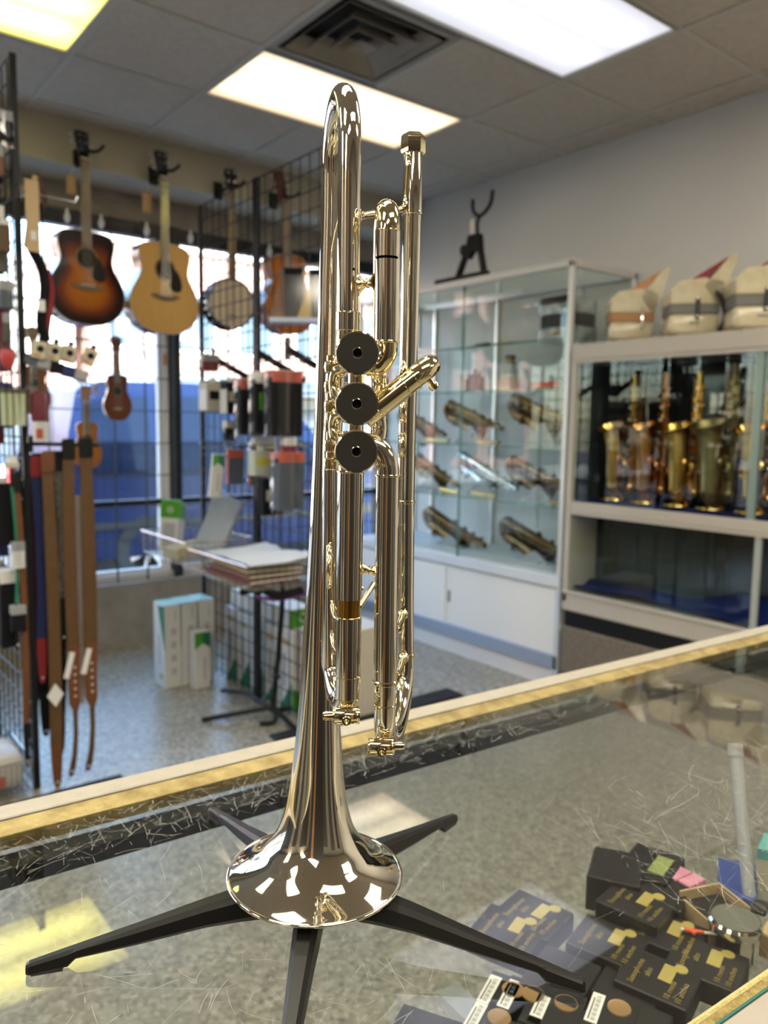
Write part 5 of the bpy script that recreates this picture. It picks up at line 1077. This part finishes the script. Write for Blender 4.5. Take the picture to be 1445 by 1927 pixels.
pack('cable_pack', 'small dark boxed item above the pale grey cartons by the window', 'pack', 1.60, 1.68, 3.42, .06, 1.62, 1.70, m_dkred, None, m_greyart, True)
# slim green and white cartons
def gw_box(name, label, M_, w_, d, h, style, group='white and green cartons'):
    r = root(name, label, 'carton', M=M_, group=group)
    MB().box(-w_/2,w_/2,-d/2,d/2,0,h, bev=.002).build('carton', m_whcard, r)
    if style == 'v':                                   # green corners with a white arrow on the front
        MB().prism([(-w_/2*.98,h*.99),(-w_/2*.98,h*.70),(0,h*.80),(0,h*.99)], d/2, d/2+.0008, Matrix.Rotation(PI/2, 4, 'X')).build('green_print', m_green, r)
        MB().prism([(0,h*.99),(0,h*.80),(w_/2*.98,h*.70),(w_/2*.98,h*.99)], d/2, d/2+.0008, Matrix.Rotation(PI/2, 4, 'X')).build('dark_green_print', m_dgreen, r)
        MB().box(w_*.08,w_*.16,-d/2-.0008,-d/2,h*.15,h*.55).build('grey_line_print', m_greyart, r)
    if style == 'side':                                # teal wedge and line print on the left face, ports on the front
        MB().prism([(-d/2*.98,h*.99),(-d/2*.98,h*.45),(-d*.10,h*.80),(d*.10,h*.97)], w_/2, w_/2+.0008, frame(V(0,0,0), V(0,1,0), V(0,0,1), V(-1,0,0))).build('teal_wedge', m_dgreen, r)
        MB().box(-w_/2-.0008,-w_/2,-.006,.006,h*.25,h*.62).build('grey_line_print', m_greyart, r)
        MB().box(-w_/2-.0009,-w_/2,-d*.32,d*.02,h*.10,h*.16).build('brown_print', m_kraft, r)
        for q in (.16,.32,.48,.64): MB().box(-w_*.1,w_*.22,-d/2-.0008,-d/2,h*q,h*(q+.08)).build('picture_print', mat('faint_grey_print', (.45,.44,.43), .6), r)
        MB().box(w_*.15,w_*.2,-d/2-.0008,-d/2,h*.8,h*.94).build('grey_line_print', m_greyart, r)
        MB().box(-w_/2,w_/2,-d/2,d/2,h,h+.0008).build('teal_top', mat('teal_top_card', (.30,.52,.46), .4), r)
    if style == 'foot':
        MB().prism([(-w_/2*.98,h*.01),(-w_/2*.98,h*.32),(0,h*.06),(w_/2*.7,h*.01)], d/2, d/2+.0008, Matrix.Rotation(PI/2, 4, 'X')).build('green_wedge', m_green, r)
        MB().prism([(-d/2*.98,h*.01),(-d/2*.98,h*.38),(d*.4,h*.01)], w_/2, w_/2+.0008, frame(V(0,0,0), V(0,1,0), V(0,0,1), V(-1,0,0))).build('teal_wedge', m_dgreen, r)
        MB().box(-w_/2-.0008,-w_/2,-d*.05,d*.12,h*.3,h*.72).build('grey_line_print', m_greyart, r)
        MB().box(-w_/2-.0008,-w_/2,-d*.3,d*.25,h*.82,h*.9).build('brown_print', m_kraft, r)
    if style == 'top':
        MB().box(-w_/2-.001,w_/2+.001,-d/2-.001,d/2+.001,h*.66,h+.001, bev=.001).build('green_lid', m_green, r)
        MB().torus((0,-d/2-.0015,h*.82), .014, .0025, 'y', n=20, k=6).ball((0,-d/2-.0015,h*.82), .006, 8, sc=(1,.3,1)).build('round_emblem', m_whcard, r)
        MB().box(-w_*.32,w_*.32,-d/2-.0009,-d/2,h*.12,h*.56).build('grey_panel', mat('lilac_grey_print', (.42,.40,.42), .5), r)
    return r
gw_box('slim_carton', 'slim white carton with green arrow tip hanging tilted from the lower hook', TR(1.655,3.40,1.03,0,.10,rad(-20)), .055, .055, .205, 'v')
# floor boxes
gw_box('keyboard_carton', 'white upright carton with teal wedge at the left end of the floor row', TR(1.600,3.855,0), .088, .145, .44, 'side')
gw_box('keyboard_carton', 'white upright carton in the middle of the floor row', TR(1.692,3.852,0), .088, .145, .445, 'side'); gw_box('keyboard_carton', 'white upright carton at the right end of the floor row', TR(1.786,3.850,0), .088, .145, .448, 'side')
gw_box('small_carton', 'short white carton with green arrow print in front of the floor row', TR(1.722,3.725,0), .088, .075, .30, 'v')
for k in range(5):
    gw_box('keyboard_carton', 'white carton with green foot behind the wire mesh, ' + ['closest to the window','second from the window','third from the window','fourth from the window','fifth from the window'][k], TR(2.06, 3.72-.14*k, 0), .32, .125, .40-.01*(k%2), 'foot')
lg = gw_box('long_carton', 'long white carton with green end lying on the cartons behind the wire mesh', TR(1.985, 3.45, .401), .135, .60, .095, '')
MB().box(-.066,.066,-.3012,-.30,.004,.091).build('green_end', m_green, lg); MB().torus((.01,-.3018,.048), .02, .003, 'y', n=20, k=6).build('round_emblem', m_whcard, lg)
b = root('wide_carton', 'wide plain carton with white top at the trumpet side of the mesh', 'carton', (2.14, 2.955, 0)); MB().box(-.22,.14,-.10,.10,0,.43, bev=.002).build('carton', mat('pale_tan_card', (.55,.50,.42), .6), b); MB().box(-.22,.14,-.10,.10,.4302,.433).build('white_lid', m_whcard, b)

# ---- wire baskets and what is in them
def basket(label, x0, x1, y0, y1, z0, z1):
    r = root('wire_basket', label, 'basket', ((x0+x1)/2,(y0+y1)/2,z0), group='wire baskets on the racks'); hx, hy, h = (x1-x0)/2, (y1-y0)/2, z1-z0
    rim = [(-hx-.012,-hy,h),(hx,-hy,h),(hx,hy,h),(-hx-.012,hy,h)]
    MB().tube(rim, .004, 8, False, loop=True).build('rim', m_nick, r)
    m = MB(); n_ = 16
    for i in range(n_+1):
        y = -hy+2*hy*i/n_; m.tube([(-hx-.012,y,h),(-hx,y,0),(hx,y,0),(hx,y,h)], .0016, 5)
    for i in range(11):
        x = -hx+2*hx*i/10; m.tube([(x,-hy,h),(x,-hy,0),(x,hy,0),(x,hy,h)], .0016, 5)
    m.build('basket_wire', m_nick, r)['kind'] = 'stuff'
    return r
basket('chrome wire basket nearer the window on the rack', 1.50, 1.84, 3.36, 3.90, .715, .825); basket('chrome wire basket nearer the trumpet on the rack', 1.50, 1.84, 2.77, 3.33, .705, .805)
gw_box('pick_carton', 'white carton with bright green lid and round emblem in the wire basket', TR(1.585,3.78,.722,-.05,.06,rad(-38)), .095, .05, .265, 'top')
gw_box('pick_carton', 'smaller white and green carton behind the bright green lid', TR(1.655,3.85,.722,-.05,.06,rad(-38)), .06, .05, .235, 'top')
fl = root('clear_folder', 'large clear plastic sleeve with blue highlight painted on its sheet leaning in the basket', 'sleeve', M=TR(1.66,3.53,.735,0,0,rad(-38)) @ TR(0,0,0,0,.42,0))
MB().box(-.075,.075,-.012,.012,0,.33, bev=.012, seg=2).build('sleeve', m_clear, fl); MB().box(-.066,.066,-.006,.0,.01,.31).build('highlit_sheet', mat('blue_highlight_sheet', (.58,.66,.78), .3), fl); MB().box(.070,.078,-.014,.014,0,.33).build('dark_spine', m_greyart, fl)  # sheet colour carries a painted blue highlight of the plastic
yp = root('yellowed_booklet', 'yellowed booklet lying in the basket beside the clear sleeve', 'booklet', M=TR(1.62,3.64,.727,.0,-.12,rad(10))); MB().box(-.09,.09,-.06,.06,0,.05, bev=.002).build('booklet_cover', mat('yellowed_paper', (.55,.46,.26), .7), yp); MB().box(-.088,.091,-.058,.0605,.004,.046).build('pages', m_bone, yp)
for k in range(4):
    s_ = root('sheet_music', ['dark red songbook at the bottom of the basket nearer the trumpet','brown songbook second from the bottom of the pile','brown songbook third from the bottom of the pile','songbook under the white sheet on the pile'][k], 'book', M=TR(1.675+.006*k,3.05-.005*k,.712+.0235*k,0,.0,rad(2-3*k)), group='songbooks in the basket')
    c_ = [m_dkred, mat('brown_cover', (.20,.08,.045), .5), m_kraft, m_kg][k]
    MB().box(-.14,.12,-.20,.20,.0,.003).box(-.14,.12,-.20,.20,.012,.015).box(-.142,-.139,-.20,.20,0,.015).build('book_cover', c_, s_); MB().box(-.138,.118,-.198,.198,.003,.012).build('pages', m_bone, s_)
ws = cloth(1.52, 1.83, 2.79, 3.22, .801, .03, 8, 14, 5); wo = single('paper_sheet', ws, m_whcard, 'large curling white sheet lying on the pile of songbooks', 'paper')
pb = root('strap_bundle', 'black cloth bundle with purple strap hanging under the basket', 'strap', (1.60, 2.84, .69)); MB().tube(cr([(-.06,.08,-.02),(.0,.03,-.005),(.06,-.02,-.03),(.16,-.06,-.012)], 5), .026, 10, sx=.6).build('black_cloth', m_kg, pb); MB().tube(cr([(-.02,.03,-.035),(.05,-.01,-.048),(.12,-.05,-.036),(.19,-.08,-.02)], 5), .014, 8, sx=.6).build('purple_strap', m_purple, pb)
# acrylic counter-top holder high on the rack
ah = root('acrylic_holder', 'clear acrylic holder with black and yellow packets high on the wire rack', 'holder', M=TR(1.765,2.80,1.80,0,0,rad(-40)))
MB().ring([[V(-.13,-.045,0),V(.13,-.045,0),V(.13,.04,0),V(-.13,.04,0)],[V(-.085,-.015,.235),V(.085,-.015,.235),V(.085,.02,.235),V(-.085,.02,.235)]], (True, False), smooth=False).build('shell', m_clear, ah)
MB().box(-.13,.13,-.046,-.040,0,.012).box(-.13,.13,-.046,.04,-.006,0).build('shell_lip', mat('acrylic_lip', (.50,.55,.68), .1), ah)
MB().box(-.075,.0,-.012,.012,.015,.215, M=TR(0,0,0,.05,0,-.0)).build('black_packet', m_kg, ah); MB().box(.03,.10,-.012,.012,.015,.21, M=TR(0,0,0,.05,.0,0)).build('black_packet', m_kg, ah)
m_yel = mat('mustard_card', (.50,.30,.02), .5)
MB().prism([(-.02,.015),(.035,.015),(.035,.12),(.02,.12)], .014, .018, Matrix.Rotation(PI/2, 4, 'X')).prism([(.07,.015),(.11,.015),(.11,.10),(.10,.10)], .014, .018, Matrix.Rotation(PI/2, 4, 'X')).build('mustard_wedge', m_yel, ah)['kind'] = 'stuff'
MB().box(-.075,.02,-.016,-.0125,.185,.197).build('mustard_band', m_yel, ah)

# ---- black stand on the floor in front of the mesh
gs = root('guitar_stand', 'black tubular guitar stand on the floor in front of the wire mesh', 'stand', (1.775, 3.06, 0))
MB().tube(cr([(.0,0,.07),(.02,-.01,.30),(.045,-.01,.58),(.045,.0,.66),(.02,.01,.695),(-.05,.03,.705),(-.10,.045,.705)], 6), .0125, 10).build('upright', m_black, gs)
MB().tube(cr([(-.10,.045,.705),(-.125,.05,.700)], 3), .017, 10).ball((.012,-.01,.22), .02, 10).build('rubber_sleeve', m_black, gs)
for p in (((0,0,.075),(-.255,.19,.013)),((0,0,.075),(.030,-.14,.013))): MB().tube([p[0], (Vector(p[0])+Vector(p[1]))/2, p[1]], .0125, 10).ball(p[1], .0128, 8).build('leg', m_black, gs)
MB().tube(cr([(0,0,.06),(-.01,.16,.075),(.0,.30,.06),(-.05,.42,.045)], 5), .011, 10).build('cradle', m_black, gs); MB().tube(cr([(0,0,.06),(.06,.0,.05),(.13,.05,.03)], 5), .011, 10).build('cradle', m_black, gs)
MB().tube(cr([(.0,0,.10),(.005,-.02,.04),(-.02,-.03,.015),(-.075,-.01,.016)], 5), .012, 10).build('lower_hook', m_black, gs)
m_mat = mat('black_rubber_mat', (.010,.010,.010), .75)
for k, (x0, x1) in enumerate(((-.2,1.015),(1.675,2.75))):
    r = root('floor_strip', ['black floor strip ending below the leather straps','black floor strip starting in front of the guitar stand'][k], 'strip', ((x0+x1)/2, 2.86, 0), group='black floor strips'); MB().box((x0-x1)/2,(x1-x0)/2,-.065,.065,0,.012, bev=.004).build('mat_body', m_mat, r)
    m = MB()
    for q in range(3): m.box((x0-x1)/2+.02,(x1-x0)/2-.02,-.045+q*.035,-.030+q*.035,.012,.014)
    m.build('mat_rib', m_mat, r)['kind'] = 'stuff'

# ================================================================ straps and packs on the rack at the photo edge
m_leather = mat('tan_leather', (.10,.047,.012), .6, var=.2, vscale=30); m_leath2 = mat('brown_leather', (.14,.046,.012), .5, var=.2, vscale=30); m_blkl = mat('black_leather_end', (.006,.006,.006), .55, spec=.25)
def ribbon(pts, w_, t_, M_=None):                       # flat strip along a path; widths vary
    m = MB(); R_ = []
    for (x, y, z), ww in zip(pts, w_ if isinstance(w_, list) else [w_]*len(pts)):
        R_.append([V(x-ww/2,y-t_/2,z),V(x+ww/2,y-t_/2,z),V(x+ww/2,y+t_/2,z),V(x-ww/2,y+t_/2,z)])
    return m.ring(R_, smooth=False)
bar = root('strap_bar', 'black bar holding the hanging guitar straps', 'bar', (.74, 3.0, 1.295)); MB().cyl((0,0,0),(.235,-.012,-.004), .0075, n=10).ball((.235,-.012,-.004), .010, 8).build('bar_tube', m_black, bar); MB().box(-.006,.008,-.02,.02,-.03,.03, bev=.002).build('bar_bracket', m_black, bar)
def strap(label, x, y, zt, zb, w_, m_main, m_end, fancy=False, sway=.01, rz=0):
    r = root('guitar_strap', label, 'strap', (x, y, 0), rz=rz, group='guitar straps on the black bar')
    n_ = 14; L_ = zt-zb
    e0 = zt-.075
    ribbon([(0,-.004,zt),(0,-.005,zt-.01),(0,-.005,e0+.01),(0,-.005,e0)], [w_*.75,w_*1.05,w_*1.05,w_*.9], .006).build('strap_end', m_end, r)
    zc = zb + (.48*L_*.85 if fancy else .12*L_)
    zc = zb + .49 if fancy else zb + .16
    pts = [(sway*math.sin(i/n_*3.0), .0, e0+.004 - (e0-zc)*i/n_) for i in range(n_+1)]
    ribbon(pts, [w_*(1 if i > 2 else .92) for i in range(n_+1)], .0045).build('webbing', m_main, r)
    xs = pts[-1][0]
    if fancy:
        ribbon([(xs,-.002,zc+.02),(xs,-.004,zc-.01),(xs-.004,-.005,zc-.10),(xs-.002,-.004,zc-.20),(xs,-.003,zc-.225),(xs,-.003,zc-.235)], [w_*.7,w_*.95,w_*.9,w_*.85,w_*.5,w_*.3], .006).build('adjuster', m_leath2, r)
        h_ = MB()
        for q in range(5): h_.lathe([(.0001,.0005),(.004,.0005),(.004,0)], TR(xs,-.0085,zc-.06-.028*q) @ Matrix.Rotation(PI/2, 4, 'X'), 10)
        h_.build('adjuster_hole', m_whcard, r)['kind'] = 'stuff'
        ribbon([(xs,0,zc-.22),(xs,-.001,zc-.32),(xs-.006,0,zc-.40),(xs-.016,.002,zc-.46),(xs-.022,.003,zc-.488)], [w_*.38,w_*.36,w_*.40,w_*.50,w_*.38], .004).build('tail', m_leather if m_main is m_leather else m_leath2, r)
        MB().lathe([(.0001,.001),(.0045,.001),(.0045,0)], TR(xs-.018,-.002,zc-.468) @ Matrix.Rotation(PI/2, 4, 'X'), 10).build('tail_hole', m_whcard, r)
        MB().box(-.010,.010,-.001,.001,-.10,0, M=TR(xs-.008,-.011,zc+.0,0,.25,0)).build('price_tag', m_whcard, r)
    else:
        ribbon([(xs,0,zc+.01),(xs,0,zc-.06),(xs,0,zc-.13),(xs,0,zc-.16)], [w_*.95,w_*.9,w_*.7,w_*.4], .005).build('strap_tip', m_end, r)
        MB().lathe([(.0001,.001),(.004,.001),(.004,0)], TR(xs,-.0035,zc-.14) @ Matrix.Rotation(PI/2, 4, 'X'), 10).build('tail_hole', m_whcard, r)
    return r
strap('tan leather guitar strap at the end of the bar, nearest the window', .928, 2.975, 1.32, .03, .050, m_leather, m_blkl, True, .004)
strap('tan leather guitar strap second from the end of the bar', .866, 2.975, 1.315, .025, .046, m_leather, m_blkl, True, -.004)
strap('tan leather guitar strap with thin thong third from the end', .792, 2.975, 1.27, .0, .044, m_leather, m_leath2, False, .006)
m_flor = mat('grey_floral_webbing', (.14,.13,.11), .8, var=.8, vscale=90, vcol=(.03,.03,.03)); m_bluew = mat('dark_blue_webbing', (.012,.02,.09), .8); m_whw = mat('pale_webbing', (.42,.38,.36), .8); m_olive = mat('olive_webbing', (.09,.085,.065), .8); m_redw = mat('red_webbing', (.25,.015,.02), .7)
strap('grey floral guitar strap between two leather straps', .836, 2.995, 1.27, .55, .036, m_flor, m_blkl); strap('black guitar strap ending in a wide black tip', .812, 3.005, 1.27, .11, .048, m_kg, m_blkl); strap('dark blue guitar strap behind the thonged leather strap', .815, 3.02, 1.27, .25, .040, m_bluew, m_blkl)
strap('pale webbing guitar strap hanging between the two long leather straps', .905, 3.02, 1.10, .29, .028, m_whw, m_whw); strap('blue and red guitar strap close to the rack post', .762, 3.02, 1.25, .40, .036, m_bluew, m_redw); strap('olive guitar strap behind the floral strap', .835, 3.03, 1.24, .30, .034, m_olive, m_blkl)
strap('thin brown leather strap hanging inside the rack post', .690, 2.985, 1.20, .10, .022, m_leath2, m_blkl); strap('dark green cord strap inside the rack', .672, 2.985, 1.22, .55, .010, m_dgreen, m_blkl)
dt = single('price_tag', MB().prism([(0,.045),(.030,0),(0,-.045),(-.030,0)], -.001, .001, Matrix.Rotation(PI/2, 4, 'X')), m_whcard, 'white diamond turned price tag on the thonged leather strap', 'tag', (.790, 2.955, .365))
for k, x in enumerate((.772, .822, .872, .945)):
    tn = root('tuner_box', ['cream tuner box with round black window closest to the rack post','second cream tuner box from the rack post','third cream tuner box from the rack post','cream tuner box hanging tilted at the tip of the hook'][k], 'box', M=TR(x, 2.955, 1.625-.004*k, 0, .22 if k < 3 else .42, rad(-18)) , group='cream tuner boxes on the hook')
    MB().box(-.024,.024,-.022,.022,-.030,.030, bev=.002).build('carton', mat('cream_card', (.46,.42,.31), .55), tn)
    MB().lathe([(.0001,.001),(.011,.001),(.012,.0)], TR(.004,-.0222,.004) @ Matrix.Rotation(PI/2, 4, 'X'), 20).build('round_window', m_kg, tn)
    MB().box(-.014,.010,-.0228,-.022,-.022,-.016).build('red_print', m_orcard, tn); MB().box(-.010,.010,-.001,.001,.030,.048).build('hang_tab', m_kg, tn)
tl = root('shelf_tray', 'grey blue ledge of flat packs under the cream tuner boxes', 'packs', M=TR(.835, 2.985, 1.575, 0, .20, rad(-14)))
for q in range(5): MB().box(-.105+.042*q,-.058+.042*q,-.05,.05,-.016-.004*q,.020-.004*q, bev=.003).build('flat_pack', [m_slate, m_greyart, m_kg, m_bluew, m_greyart][q], tl)
pc = root('pouch', 'dark red pouch in a clear bag with white label below', 'pouch', (.775, 2.975, 1.50)); MB().box(-.030,.026,-.018,.018,-.125,-.02, bev=.008, seg=2).build('pouch_body', m_dkred, pc)
f = MB(); f.ring([[V(.046*math.cos(a)+.003*math.sin(4*a+z*70), .024*math.sin(a), z) for a in [2*PI*i/14 for i in range(14)]] for z in [0,-.05,-.10,-.15,-.20]], (False,False)); f.build('clear_bag', m_clear, pc)
MB().box(-.032,.020,-.021,-.019,-.195,-.125).build('white_label', m_whcard, pc); MB().box(-.024,.000,-.0222,-.021,-.185,-.150).build('red_label_print', m_orcard, pc)
ft = root('folded_card', 'folded tan cardboard sign hanging on the wire hook above the tuner boxes', 'card', (.785, 2.985, 2.20)); MB().ring([[V(-.05,-.004,-.22),V(-.035,-.030,-.24),V(.012,-.012,.02),V(-.005,.010,.03)],[V(-.048,-.002,-.22),V(-.033,-.028,-.24),V(.014,-.010,.02),V(-.003,.012,.03)]], smooth=False).box(-.045,.0,-.035,-.033,-.24,.0).build('front_flap', m_kraft, ft); MB().ring([[V(.0,-.03,.03),V(.045,.02,-.03),V(.035,.03,-.08),V(.0,-.02,.0)],[V(.002,-.03,.03),V(.047,.02,-.03),V(.037,.03,-.08),V(.002,-.02,.0)]], smooth=False).build('rear_flap', mat('dark_brown_card2', (.10,.05,.03), .7), ft)
MB().box(-.030,-.012,-.0362,-.035,-.20,-.17).build('price_label', m_whcard, ft)
hook('long wire hook holding the folded tan cardboard sign', .735, .925, 2.985, 2.165); hook('long wire hook holding the cream tuner boxes', .735, .985, 2.985, 1.685)
bgs = root('gig_bag_bundle', 'black and red bundle of cloth straps hanging beside the sunburst guitar', 'straps', (.785, 2.99, 1.93))
MB().tube(cr([(-.02,0,.05),(.015,0,-.02),(.02,0,-.10),(.005,0,-.20),(.02,0,-.27)], 5), .030, 10, sx=.55).tube(cr([(-.03,.01,.22),(-.02,.01,.14),(-.02,0,.05)], 4), .012, 8).build('black_cloth', m_kg, bgs); MB().tube(cr([(.030,-.01,-.02),(.040,-.01,-.10),(.026,-.01,-.20),(.012,-.01,-.29)], 5), .011, 8).build('red_strap', m_redw, bgs); MB().box(-.012,.012,-.034,-.032,-.17,-.13).build('white_label', m_whcard, bgs)
rs = root('red_shaker', 'red egg shaped shaker in a clear bag on the rack side facing the counter', 'shaker', (.675, 2.985, 1.60)); MB().lathe([(.0001,-.045),(.012,-.042),(.024,-.02),(.027,.005),(.022,.020),(.0001,.024)], None, 18).build('shaker_body', mat('coral_red_plastic', (.62,.05,.06), .3), rs); MB().lathe([(.0235,.020),(.0225,.026),(.0001,.028)], None, 18).build('shaker_cap', m_redw, rs); f = MB(); f.ring([[V(.036*math.cos(a), .03*math.sin(a), z) for a in [2*PI*i/12 for i in range(12)]] for z in [.09,.03,-.03,-.09]], (False,False)); f.build('clear_bag', m_clear, rs)
for k in range(4):
    g_ = root('recorder_tube', 'pale green recorder in a clear tube, ' + ['leftmost of the four at the photo edge','second of the four at the photo edge','third of the four at the photo edge','rightmost of the four beside the rack post'][k], 'recorder', (.655+.021*k, 2.98, 1.36), group='pale green recorders in tubes')
    MB().cyl((0,0,0),(0,0,.115), .0095, n=12).build('tube_body', mat('pale_green_plastic', (.42,.46,.30), .25), g_); MB().cyl((0,0,.112),(0,0,.128), .0105, n=12).build('tube_cap', m_olive, g_)
for k, (z, c_, w_, nm) in enumerate(((2.42,m_kg,.05,'black bag high on the rack at the photo edge'),(2.30,m_leath2,.03,'tan strap bundle high on the rack at the photo edge'),(2.05,m_leather,.03,'tan leather piece hanging on the rack at the photo edge'),(1.86,m_slate,.045,'grey bag hanging on the rack at the photo edge'),(1.75,m_olive,.02,'yellow green capo pack on the rack by the post'),(1.24,m_ltgrey,.045,'blank pale price plate on the rack edge'),(.95,m_whcard,.04,'pale plastic bag hanging at the photo edge below the plate'),(.72,m_kg,.05,'black case hanging low at the photo edge'))):
    h_ = .10 if k not in (5,) else .03
    pack('rack_pack', nm, 'pack', .665-.012*(k%2), .665-.012*(k%2)+w_, 2.985, .03, z-h_, z, c_, None, None if k in (2,5) else m_greyart, k in (0,3,6), group='packs on the rack at the photo edge')
basket('low wire basket at the lower photo edge', .52, .70, 2.95, 3.25, .03, .14)
pp_ = root('plastic_parcel', 'pale plastic wrapped parcel lying in the low wire basket', 'parcel', (.61, 3.08, .034)); MB().box(-.07,.07,-.11,.11,0,.13, bev=.03, seg=2).build('wrapped_body', mat('milky_plastic', (.45,.43,.42), .3), pp_); MB().box(-.06,.0,-.112,-.11,.02,.06).build('red_print', m_orcard, pp_)

# dark clutter hanging along both sides of the rack at the photo edge
rnd = random.Random(11)
words = ['topmost','upper','middle','lower','lowest']
cols = [('black', m_kg), ('dark blue', m_bluew), ('grey', m_greyart), ('olive', m_olive), ('black', m_kg), ('slate', m_slate), ('dark red', m_dkred), ('black', m_kg)]
nn = 0
for row, z in enumerate((2.36, 2.12, 1.84, 1.52, 1.16, .84)):
    for col in range(5):
        nm, c_ = cols[(row*3+col*5) % 8]; y = 3.07+.12*col; w_ = .085
        h_ = .17+.06*((row+col) % 3)
        pack('rack_pack', '%s pack, %s from the post in the %s row of the edge rack' % (nm, ['first','second','third','fourth','fifth'][col], ['top','second','third','fourth','fifth','bottom'][row]), 'pack', .630, .690, y, w_, z-h_, z, c_, None, m_whcard if (row+col) % 4 == 1 else None, (row+col) % 3 == 0, group='packs on the rack at the photo edge')
for k, (x, zt, zb, c_) in enumerate(((.775,1.26,.18,m_kg),(.800,1.26,.35,m_kg),(.850,1.26,.42,m_kg),(.885,1.26,.60,m_bluew),(.780,1.25,.30,m_dkred),(.755,1.26,.10,m_kg),(.905,1.24,.70,m_kg))):
    strap(['plain black guitar strap behind the thonged leather strap','plain black guitar strap left of the floral strap','plain black guitar strap behind the floral strap','short dark blue guitar strap between the long leather straps','dark red guitar strap behind the blue and red strap','plain black guitar strap against the rack post','short black guitar strap behind the end leather strap'][k], x, 3.05+.02*k, zt, zb, .040, c_, m_blkl)
